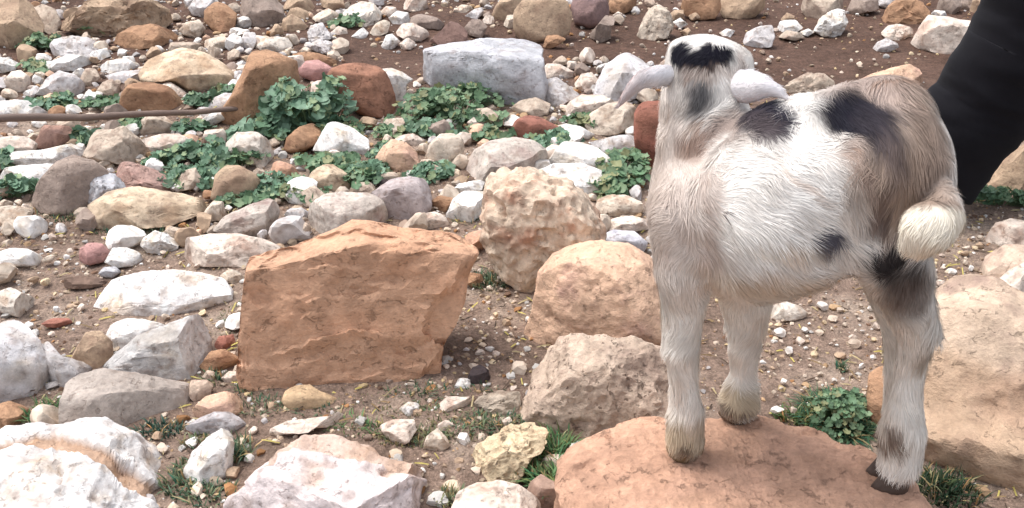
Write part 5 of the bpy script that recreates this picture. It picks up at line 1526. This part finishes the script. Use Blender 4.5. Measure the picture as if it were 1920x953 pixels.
WEEDS = [
 ('tall dark bluish-green weed between the steep orange-brown and the red-brown boulder', 590, 196, 76, 66, 0.19, 150, 0.034, 'blue'),
 ('broad-leaved weed low at the foot of the steep orange-brown boulder', 510, 242, 62, 38, 0.07, 60, 0.034, 'blue'),
 ('weed in front of the large red-brown boulder', 648, 248, 78, 34, 0.06, 80, 0.027, 'mid'),
 ('dense weed in front of the left half of the blue-grey squared block', 845, 192, 84, 50, 0.11, 130, 0.026, 'mid'),
 ('low spreading weed below the dense one by the blue-grey block', 800, 238, 70, 24, 0.04, 60, 0.026, 'blue'),
 ('small weed left of the rusty red flat rock', 912, 250, 46, 20, 0.04, 34, 0.024, 'mid'),
 ('weed spreading below the pinkish white rock at the left', 392, 285, 64, 34, 0.06, 70, 0.026, 'blue'),
 ('low weed left of the smooth tan rock', 352, 328, 50, 24, 0.04, 46, 0.024, 'blue'),
 ('weed right of the smooth tan rock, left of a small orange tan stone', 510, 350, 46, 34, 0.04, 55, 0.022, 'blue'),
 ('weed around the foot of the bright white angular rock', 606, 302, 72, 24, 0.04, 80, 0.023, 'mid'),
 ('weed left of the orange pink rock near the middle', 682, 322, 44, 30, 0.05, 60, 0.022, 'blue'),
 ('low weed at the foot of the pale egg-shaped stone', 825, 322, 44, 22, 0.04, 46, 0.022, 'blue'),
 ('weed left of the kid, below the red rock', 1178, 322, 56, 52, 0.07, 100, 0.024, 'mid'),
 ('low weed among white rocks in the upper left', 108, 194, 52, 20, 0.05, 55, 0.026, 'blue'),
 ('weed below the reddish tan stone, under the rod', 160, 258, 28, 22, 0.05, 32, 0.025, 'blue'),
 ('small weed under the rod right of the pointed cream stone', 358, 240, 34, 18, 0.04, 30, 0.024, 'blue'),
 ('dark weed at the left edge, left of the tent-shaped boulder', 26, 360, 44, 20, 0.05, 50, 0.023, 'blue'),
 ('weed under the right end of the big light ochre boulder', 378, 190, 32, 18, 0.05, 36, 0.025, 'blue'),
 ('weed at the left edge beside the bluish white slab', 6, 306, 24, 16, 0.04, 20, 0.023, 'blue'),
 ('dark weed below the corner boulder at the top left', 86, 78, 32, 18, 0.06, 34, 0.030, 'mid'),
 ('small weed below the long tan-brown boulder', 176, 58, 30, 12, 0.05, 22, 0.030, 'mid'),
 ('weed on soil right of the black trousers', 1876, 374, 62, 20, 0.04, 70, 0.021, 'mid'),
 ('weed right of the rusty red flat rock', 1034, 264, 52, 26, 0.04, 55, 0.022, 'blue'),
 ('small weed between the pink slab and the rusty red rock', 1092, 234, 32, 13, 0.04, 22, 0.022, 'mid'),
 ('pale green small weed in front of the long low white rock', 60, 130, 30, 10, 0.04, 24, 0.024, 'mid'),
 ('weed under the whitish pitted rock near the top', 655, 42, 34, 12, 0.05, 22, 0.030, 'mid'),
]
WEEDS += [
 ('low weed mat between the lavender stone and the smooth tan rock', 560, 372, 62, 16, 0.04, 34, 0.021, 'mid'),
 ('low weed right of the cream and ochre peaked stone', 668, 338, 50, 20, 0.05, 40, 0.021, 'mid'),
 ('weed between the bright white angular rock and the orange pink rock', 728, 284, 34, 28, 0.05, 36, 0.022, 'blue'),
 ('weed left of the white and cream rock in the weeds', 452, 302, 42, 18, 0.05, 34, 0.023, 'mid'),
 ('weed below the pinkish white rock, near the conglomerate heap', 318, 306, 40, 14, 0.04, 30, 0.022, 'blue'),
 ('thin weed just under the rod, right of the reddish tan stone', 262, 240, 50, 12, 0.04, 30, 0.024, 'mid'),
 ('thin weed left of the orange-brown domed rock', 200, 200, 36, 14, 0.05, 28, 0.025, 'mid'),
 ('weed in front of the right half of the blue-grey squared block', 890, 222, 64, 20, 0.05, 44, 0.023, 'mid'),
 ('weed at the right foot of the large red-brown boulder', 742, 244, 34, 18, 0.04, 28, 0.023, 'mid'),
 ('low weed above the ochre cream knobbly stone', 1132, 352, 44, 20, 0.04, 40, 0.021, 'mid'),
 ('thin weed at the foot of the smooth tan rock', 446, 388, 56, 10, 0.03, 34, 0.020, 'mid'),
 ('thin weed above the big cream rock, right of the conglomerate heap', 318, 350, 34, 12, 0.03, 22, 0.021, 'blue'),
 ('thin weed in the rubble left of the steep orange-brown boulder', 425, 176, 30, 12, 0.04, 22, 0.025, 'mid'),
]
leafy('fine-leaved green mat behind the flat rock, below the kid', 1574, 778, 70, 44, 0.045, 300, 0.0105, 'mid', 'feathery_weed')
for w_ in WEEDS:
    w_ = list(w_); w_[6] = min(300, int(w_[6] * 2.5)); w_[3] *= 1.28; w_[4] *= 1.15; w_[5] *= 0.72; w_[7] *= 0.94
    leafy(*w_)


def tuft(label, cx, cy, rx, ry, h, n, col, droop=0.7, wid=0.0015, name='grass_tuft', cat='grass tuft'):
    """grass: curved tapering blades rooted over a patch of ground"""
    r_ = np.random.default_rng(int(cx * 3 + cy * 5))
    c0 = at_z(cx, cy); yn, yf = at_z(cx, cy + ry)[1], at_z(cx, cy - ry)[1]
    wx = rx / FPX * zdepth(cy)
    V, F, C = [], [], []
    for k in range(n):
        a = r_.uniform(0, 2 * math.pi); q = math.sqrt(r_.random()) if r_.random() < .6 else r_.random() * 1.12
        p = np.array([wx * q * math.cos(a), (yf - yn) / 2 * q * math.sin(a), -0.004])
        L = h * (0.25 + 0.95 * r_.random() ** 1.4)
        d = np.array([math.cos(a) * 0.5, math.sin(a) * 0.5, 0]) + 0.6 * r_.normal(size=3); d[2] = 0
        d /= np.linalg.norm(d) + 1e-6
        s = np.array([-d[1], d[0], 0]) * wid * r_.uniform(0.6, 1.3)
        i0 = len(V); lean = droop * r_.uniform(0.3, 1.4)
        for j, u in enumerate((0, 0.35, 0.7)):
            q_ = p + np.array([0, 0, L * (u - 0.45 * lean * u * u)]) + d * L * lean * u * u
            V += [q_ - s * (1 - 0.5 * u), q_ + s * (1 - 0.5 * u)]
        V.append(p + np.array([0, 0, L * (1 - 0.45 * lean)]) + d * L * lean)
        F += [(i0, i0 + 1, i0 + 3, i0 + 2), (i0 + 2, i0 + 3, i0 + 5, i0 + 4), (i0 + 4, i0 + 5, i0 + 6)]
        cc = (lin(col) if r_.random() > 0.14 else lin((168, 150, 108))) * r_.uniform(0.6, 1.35) * (1 + np.array([0.25, 0.05, 0]) * r_.normal())
        C += [cc * 0.9] * 4 + [cc] * 3
    base = np.array([c0[0], c0[1], 0.0])
    o = link(name, new_mesh(name, np.array(V), F, col=np.clip(np.array(C), .003, .9), mat=M_GRASS), loc=base)
    tag(o, label, cat, group='grass tufts between the stones')


GB, GD, GM = (100, 128, 84), (92, 112, 86), (120, 124, 92)
TUFTS = [
 ('bright green grass left of the flat orange rock', 1045, 850, 40, 34, 0.05, 170, GB),
 ('bright green grass with broad blades at the bottom left of the flat orange rock', 1050, 915, 56, 26, 0.05, 180, GB, 0.8, 0.0024),
 ('grass right of the yellow cream rough rock', 985, 885, 26, 22, 0.035, 70, GB),
 ('grass on the upper edge of the big pinkish white slab', 670, 806, 52, 16, 0.035, 150, GB),
 ('grass below the left foot of the orange block', 500, 768, 46, 20, 0.03, 150, GD),
 ('grass in front of the rounded ochre cream stone', 605, 772, 70, 12, 0.028, 150, GD),
 ('grass at the left beside the ochre edge stone', 92, 782, 40, 22, 0.045, 130, GB),
 ('grass between the split boulder and the white triangular rock', 345, 900, 34, 34, 0.035, 140, GD),
 ('grass below the white triangular rock', 395, 928, 50, 24, 0.03, 130, GD),
 ('spiky grass against the right of the white triangular rock', 448, 850, 26, 16, 0.05, 60, GD, 0.8),
 ('bluish grass in front of the squared grey slab', 300, 808, 44, 14, 0.03, 110, (74, 98, 84)),
 ('grass along the right foot of the orange block', 790, 738, 66, 14, 0.028, 150, GD),
 ('grass at the foot of the dark clod', 905, 738, 36, 12, 0.028, 80, GD),
 ('grass under the knobbly boulder', 925, 528, 46, 16, 0.035, 110, GD),
 ('dark grass in the gap right of the flat orange rock', 1775, 925, 62, 30, 0.05, 150, (50, 66, 46)),
 ('mossy grass along the left edge of the orange block', 432, 600, 22, 34, 0.02, 120, GM),
 ('sparse grass left of the dull cream mound', 850, 808, 60, 22, 0.025, 140, GM),
 ('sparse grass above the yellow cream rough rock', 930, 790, 50, 14, 0.025, 110, GM),
 ('mossy grass in front of the tent-shaped boulder', 115, 402, 62, 12, 0.025, 140, GD),
 ('mossy grass in front of the big cream rock', 250, 432, 80, 9, 0.02, 120, GD),
 ('grass at the foot of the white rock behind the orange block', 882, 418, 32, 12, 0.03, 80, GD),
 ('thin grass right of the peaked grey white rock', 400, 712, 30, 16, 0.028, 60, GD),
 ('small tuft on the soil below the kid', 1578, 688, 10, 10, 0.03, 30, GD),
 ('fine grass at the foot of the huge lower right boulder', 1745, 900, 40, 18, 0.04, 70, (66, 84, 52)),
 ('thin grass at the bottom end of the big pinkish white slab', 842, 935, 26, 18, 0.03, 60, GM),
]
TUFTS += [
 ('low mossy grass strip in front of the orange block', 660, 762, 130, 15, 0.022, 260, GM),
 ('low mossy grass patch below the orange block, right half', 800, 775, 90, 14, 0.022, 180, GM),
 ('olive grass patch around the small pink stone and the chipped stone', 775, 822, 80, 16, 0.026, 170, GM),
 ('olive grass beside the dull cream mound', 930, 800, 70, 24, 0.026, 190, GD),
 ('low green growth left of the orange block behind the peach stone', 470, 735, 40, 20, 0.026, 110, GD),
 ('low green growth right of the squared grey slab', 380, 830, 44, 14, 0.024, 90, GM),
]
for t_ in TUFTS:
    t_ = list(t_); t_[6] = int(t_[6] * 1.8); t_[5] *= 0.68
    tuft(*t_)
# the feathery green plant behind the flat rock, below the kid's belly
tuft('short soft grass growing through the fine-leaved mat below the kid', 1572, 782, 66, 40, 0.024, 2200, (74, 100, 72), 1.5, 0.0013, 'feathery_weed', 'weed')
tuft('thin yellowish green fringe left of the feathery plant', 1500, 782, 44, 14, 0.022, 160, (92, 108, 64), 0.8, 0.002, 'feathery_weed', 'weed')

# ------------------------------------------------------------------ small stones: single ones where they show, fine gravel as one mass
SOIL = [np.array(p, float) for p in (
 [(640, 40), (760, 5), (950, 45), (1100, 70), (1200, 20), (1800, 30), (1760, 190), (1480, 165), (1240, 112), (1130, 100), (1020, 118), (780, 145), (640, 112)],
 [(835, 650), (872, 505), (940, 510), (1010, 545), (1000, 640), (960, 745), (835, 760)],
 [(1430, 565), (1670, 565), (1670, 790), (1430, 790)],
 [(20, 430), (260, 440), (460, 510), (450, 600), (170, 640), (20, 620)],
 [(1780, 395), (1870, 395), (1850, 540), (1740, 540)],
 [(430, 700), (990, 700), (990, 740), (900, 900), (690, 800), (500, 800)])]


def proto(seed, lvl, flat=0.7):
    V, F = ico(lvl)
    r_ = np.random.default_rng(seed)
    X = V * np.array([r_.uniform(.8, 1.25), r_.uniform(.7, 1.1), flat * r_.uniform(.7, 1.2)])
    for _ in range(11):
        n = r_.normal(size=3); n /= np.linalg.norm(n)
        d = (X @ n).max() * r_.uniform(.5, .82)
        t = np.maximum(0, X @ n - d); X = X - t[:, None] * n
    X = X + V * (0.06 * fbm(V * 2.2 + seed, 3, seed) + 0.05 * fbm(V * 6 + seed, 2, seed + 3, ridged=True))[:, None]
    return X * 0.56, F


SC = ['W', 'L', 'P', 'C', 'T', 'N', 'B', 'O', 'A', 'NB']
SW = np.array([.20, .16, .16, .14, .08, .10, .05, .05, .03, .03])
PROT = {}
def stone_mesh(k, c, lvl=3):
    key = (k, c, lvl)
    if key not in PROT:
        X, F = proto(500 + k, lvl)
        PROT[key] = new_mesh('small_stone', X, F, col=rock_colour(X, 1.0, *PAL[c], 600 + k, 0.5), mat=M_PEB)
        PROT[key].set_sharp_from_angle(angle=math.radians(24))
    return PROT[key]


M_PEB = rock_material('small_stone_rock', scale=(0.05, 0.05, 0.05), pits=0.3, grain=0.9, bump=0.3, crack=0.2)
LBL = {'W': 'small white stone wedged in the gaps between larger rocks', 'L': 'small lavender grey stone wedged in the gaps between larger rocks',
       'P': 'small pinkish stone wedged in the gaps between larger rocks', 'C': 'small cream stone wedged in the gaps between larger rocks',
       'T': 'small tan stone wedged in the gaps between larger rocks', 'N': 'small pink brown stone wedged in the gaps between larger rocks',
       'B': 'small grey brown stone wedged in the gaps between larger rocks', 'O': 'small ochre stone wedged in the gaps between larger rocks',
       'A': 'small orange stone wedged in the gaps between larger rocks', 'NB': 'small brown stone wedged in the gaps between larger rocks'}
LABS = [o['label'] for o in ROCK_OBJS]
CUTS = (' at ', ' in ', ' on ', ' left', ' right', ' cut', ' under', ' below', ' above', ' behind', ' of ', ' with', ' near', ' lying', ' leaning', ' beside', ' between', ' among', ' against', ' standing', ' squeezed', ' half', ' just', ' running', ' just', ' hidden', ' wedged', ' touching', ' stacked', ' trailing', ' along', ' by ', ' down', ' split', ' filling', ' spreading', ' showing', ' sloping', ' alone', ' only', ' that', ' over', ' next', ' instead', ' stand')


def phrase(l):
    # the describing words of a label, up to its first place word
    k = min([l.find(c) for c in CUTS if l.find(c) > 0] + [len(l)])
    return l[:k]


RC = np.array([((p[:, 0].min() + p[:, 0].max()) / 2, (p[:, 1].min() + p[:, 1].max()) / 2, (p[:, 0].max() - p[:, 0].min()) / 2, (p[:, 1].max() - p[:, 1].min()) / 2) for p in ROCK_POLYS])
COUNT = {}
for l_ in LABS: COUNT[phrase(l_)] = COUNT.get(phrase(l_), 0) + 1


def beside(px, py):
    # nearest traced rock whose describing words are its own, and where the point lies from it
    d = np.hypot(np.maximum(np.abs(RC[:, 0] - px) - RC[:, 2], 0), np.maximum(np.abs(RC[:, 1] - py) - RC[:, 3], 0))
    for i in np.argsort(d):
        if COUNT[phrase(LABS[i])] == 1 and len(phrase(LABS[i]).split()) > 2: break
    dx, dy = (px - RC[i, 0]) / RC[i, 2], (py - RC[i, 1]) / RC[i, 3]
    w = ('left of' if dx < 0 else 'right of') if abs(dx) > abs(dy) else ('behind' if dy < 0 else 'in front of')
    near = '' if d[i] < 60 else 'some way '
    return near + w + ' the ' + phrase(LABS[i])


bounds = [(p[:, 0].min(), p[:, 1].min(), p[:, 0].max(), p[:, 1].max()) for p in ROCK_POLYS]


def on_rock(px, py, m=0):
    for p, b in zip(ROCK_POLYS, bounds):
        if b[0] - m <= px <= b[2] + m and b[1] - m <= py <= b[3] + m and inside(p, px, py)[0]:
            return True
    return False


r2 = np.random.default_rng(99)
placed = []
n_in = 0
tries = 0
while n_in < 290 and tries < 30000:
    tries += 1
    x = r2.uniform(-2.0, 2.1); y = r2.uniform(0.95, 4.0) if r2.random() < .5 else r2.uniform(1.6, 3.4)
    s = 0.018 + 0.062 * r2.random() ** 1.9
    px, py, zc = to_px((x, y, s * 0.25))
    if not (-10 < px < 1930 and -5 < py < 960): continue
    if any(inside(S, px, py)[0] for S in SOIL):
        continue
    if s * FPX / zc < 14: continue
    if on_rock(px, py) or px > 1230: continue
    if any((x - a) ** 2 + (y - b) ** 2 < (0.45 * (s + c)) ** 2 for a, b, c in placed): continue
    placed.append((x, y, s))
    c = SC[r2.choice(len(SC), p=SW)]
    o = bpy.data.objects.new('small_stone', stone_mesh(int(r2.integers(9)), c)); COL.objects.link(o)
    o.location = (x, y, s * 0.16); o.scale = (s, s, s); o.rotation_euler = (r2.uniform(-.4, .4), r2.uniform(-.4, .4), r2.uniform(0, 6.3))
    sz = 'tiny' if s < 0.026 else 'small' if s < 0.042 else 'fist-sized'
    tag(o, LBL[c].split(' wedged')[0].replace('small', sz) + ' ' + beside(px, py), 'stone', group='small stones in the gaps between larger rocks')
    n_in += 1

PLBL = {'W': 'white pebble lying on open brown soil', 'C': 'cream pebble lying on open brown soil', 'P': 'pinkish pebble lying on open brown soil',
        'T': 'tan pebble lying on open brown soil', 'N': 'pink brown pebble lying on open brown soil', 'CY': 'yellowish pebble lying on open brown soil'}
n_in = 0; tries = 0
areas = [0.26, 0.14, 0.24, 0.16, 0.08, 0.12]
while n_in < 280 and tries < 20000:
    tries += 1
    S = SOIL[r2.choice(6, p=areas)]
    b = S.min(0), S.max(0)
    px, py = r2.uniform(b[0][0], b[1][0]), r2.uniform(b[0][1], b[1][1])
    if not inside(S, px, py)[0] or on_rock(px, py): continue
    P = at_z(px, py)
    s = 0.007 + 0.017 * r2.random() ** 2.2
    if s * FPX / zdepth(py) < 7: s = 7.5 / FPX * zdepth(py) * r2.uniform(1, 1.6)
    if any((P[0] - a) ** 2 + (P[1] - b_) ** 2 < (0.5 * (s + c)) ** 2 for a, b_, c in placed): continue
    placed.append((P[0], P[1], s))
    c = ['W', 'C', 'P', 'T', 'N', 'CY'][r2.choice(6, p=[.2, .2, .18, .14, .14, .14])]
    o = bpy.data.objects.new('pebble', stone_mesh(int(r2.integers(9)), c, 2)); COL.objects.link(o)
    o.location = (P[0], P[1], s * 0.14); o.scale = (s, s, s); o.rotation_euler = (r2.uniform(-.3, .3), r2.uniform(-.3, .3), r2.uniform(0, 6.3))
    tag(o, PLBL[c].split(' lying')[0] + ' on soil ' + beside(px, py), 'pebble', group='pebbles lying on the open soil')
    n_in += 1


def mass(name, label, n, smin_, smax_, power, cols, probs, xr, yr, seed, lvl=1, reject=None, sink=0.1, flat=0.7):
    r_ = np.random.default_rng(seed)
    pr = [proto(700 + seed + i, lvl, flat) for i in range(8)]
    VV, FF, CC = [], [], []; off = 0
    x = r_.uniform(*xr, n); y = r_.uniform(*yr, n) if yr[1] < 6 else r_.uniform(*yr, n)
    gzv = ground_z(x, y)
    for i in range(n):
        if reject and reject(x[i], y[i], r_): continue
        s = smin_ + (smax_ - smin_) * r_.random() ** power
        X, F = pr[r_.integers(8)]
        a = r_.uniform(0, 6.3); ca, sa = math.cos(a), math.sin(a)
        Y = X * s
        Y = np.stack([Y[:, 0] * ca - Y[:, 1] * sa + x[i], Y[:, 0] * sa + Y[:, 1] * ca + y[i], Y[:, 2] + gzv[i] + s * sink], 1)
        c = lin(PAL[cols[r_.choice(len(cols), p=probs)]][0]) * r_.uniform(.5, 1.0)
        VV.append(Y); FF.append(F + off); CC.append(np.tile(c, (len(X), 1))); off += len(X)
    o = link(name, new_mesh(name, np.concatenate(VV), np.concatenate(FF), col=np.concatenate(CC), mat=M_GRIT, smooth=False))
    tag(o, label, None, kind='stuff')


M_GRIT = vcol_material('grit', rough=0.9, bumpscale=300)
GC = ['W', 'C', 'P', 'T', 'N', 'CY', 'B', 'NB', 'B2', 'O']
GP = [.08, .10, .10, .11, .13, .09, .13, .13, .09, .04]


def rej_far(x, y, r_):
    px, py, _ = to_px((x, y, 0))
    return not (-40 < px < 1960 and -20 < py < 1010)


mass('gravel', 'fine gravel and chips scattered over the soil', 17000, 0.0025, 0.012, 1.9, GC, GP, (-1.3, 1.4), (0.95, 2.6), 21, 1, rej_far)
mass('coarse_gravel', 'stone chips scattered farther off over the soil', 3600, 0.006, 0.022, 2.4, GC, GP, (-2.3, 2.4), (1.5, 4.2), 22, 1, rej_far)


def rej_soil(x, y, r_):
    px, py, _ = to_px((x, y, 0))
    if not (-40 < px < 1960 and -20 < py < 1010): return True
    return any(inside(S, px, py)[0] for S in SOIL) and r_.random() > (0.14 if y < 2.4 else 0.05) or (px > 1240 and r_.random() > .2)


mass('rubble', 'small stone rubble filling the gaps between the rocks', 10500, 0.008, 0.034, 2.4, ['W', 'L', 'P', 'C', 'T', 'N', 'B', 'O'], [.18, .15, .16, .14, .10, .12, .09, .06],
     (-2.2, 2.0), (1.0, 4.2), 23, 2, rej_soil, 0.08)



def rej_nosoil(x, y, r_):
    px, py, _ = to_px((x, y, 0))
    return not any(inside(S, px, py)[0] for S in SOIL[1:]) or r_.random() > 0.5 + 0.5 * vnoise(np.array([[x * 5, y * 5, 0.5]]), 9)[0] + .2


mass('stone_chips', 'broken stone chips littering the bare soil', 3200, 0.007, 0.022, 2.0, GC, [.14, .15, .13, .11, .11, .12, .08, .08, .05, .03], (-1.3, 1.4), (0.95, 2.4), 27, 2, rej_nosoil, 0.02, 0.45)


def rej_in(x, y, r_):
    px, py, z_ = to_px((x, y, 0.1))
    if y < -1.5 or (abs(x) < 1.0 and y < 1.3): return True
    return z_ > 0 and (-120 < px < 2040 and -60 < py < 1100)


mass('far_rubble', 'rocks strewn over the slope beyond the frame', 900, 0.06, 0.34, 2.0, ['W', 'L', 'P', 'C', 'T', 'N', 'B', 'O'], [.18, .15, .16, .14, .10, .12, .09, .06],
     (-5, 5), (0.3, 10), 24, 3, rej_in, 0.12)


# dry stalks and droppings on the soil
def litter(n, seed):
    r_ = np.random.default_rng(seed); V, F, C = [], [], []
    for k in range(n):
        x, y = r_.uniform(-1.3, 1.4), r_.uniform(0.95, 2.8)
        if rej_far(x, y, r_): continue
        z = ground_z(x, y)[0] + 0.003
        L = r_.uniform(0.006, 0.030); a = r_.uniform(0, 6.3); d = np.array([math.cos(a), math.sin(a), r_.uniform(-.1, .25)]); s = np.array([-d[1], d[0], 0]) * r_.uniform(.0005, .0014)
        i0 = len(V); p = np.array([x, y, z])
        V += [p - s, p + s, p + d * L + s, p + d * L - s, p + d * L * .5 + np.array([0, 0, .0025])]
        F += [(i0, i0 + 1, i0 + 4), (i0 + 1, i0 + 2, i0 + 4), (i0 + 2, i0 + 3, i0 + 4), (i0 + 3, i0, i0 + 4)]
        c = lin([(196, 178, 136), (150, 126, 92), (90, 74, 62), (206, 190, 110)][r_.integers(4)]); C += [c * r_.uniform(.7, 1.1)] * 5
    o = link('plant_litter', new_mesh('plant_litter', np.array(V), F, col=np.array(C), mat=M_GRASS))
    tag(o, 'dry stalks and bits of dead leaf littering the soil', None, kind='stuff')


litter(2600, 51)
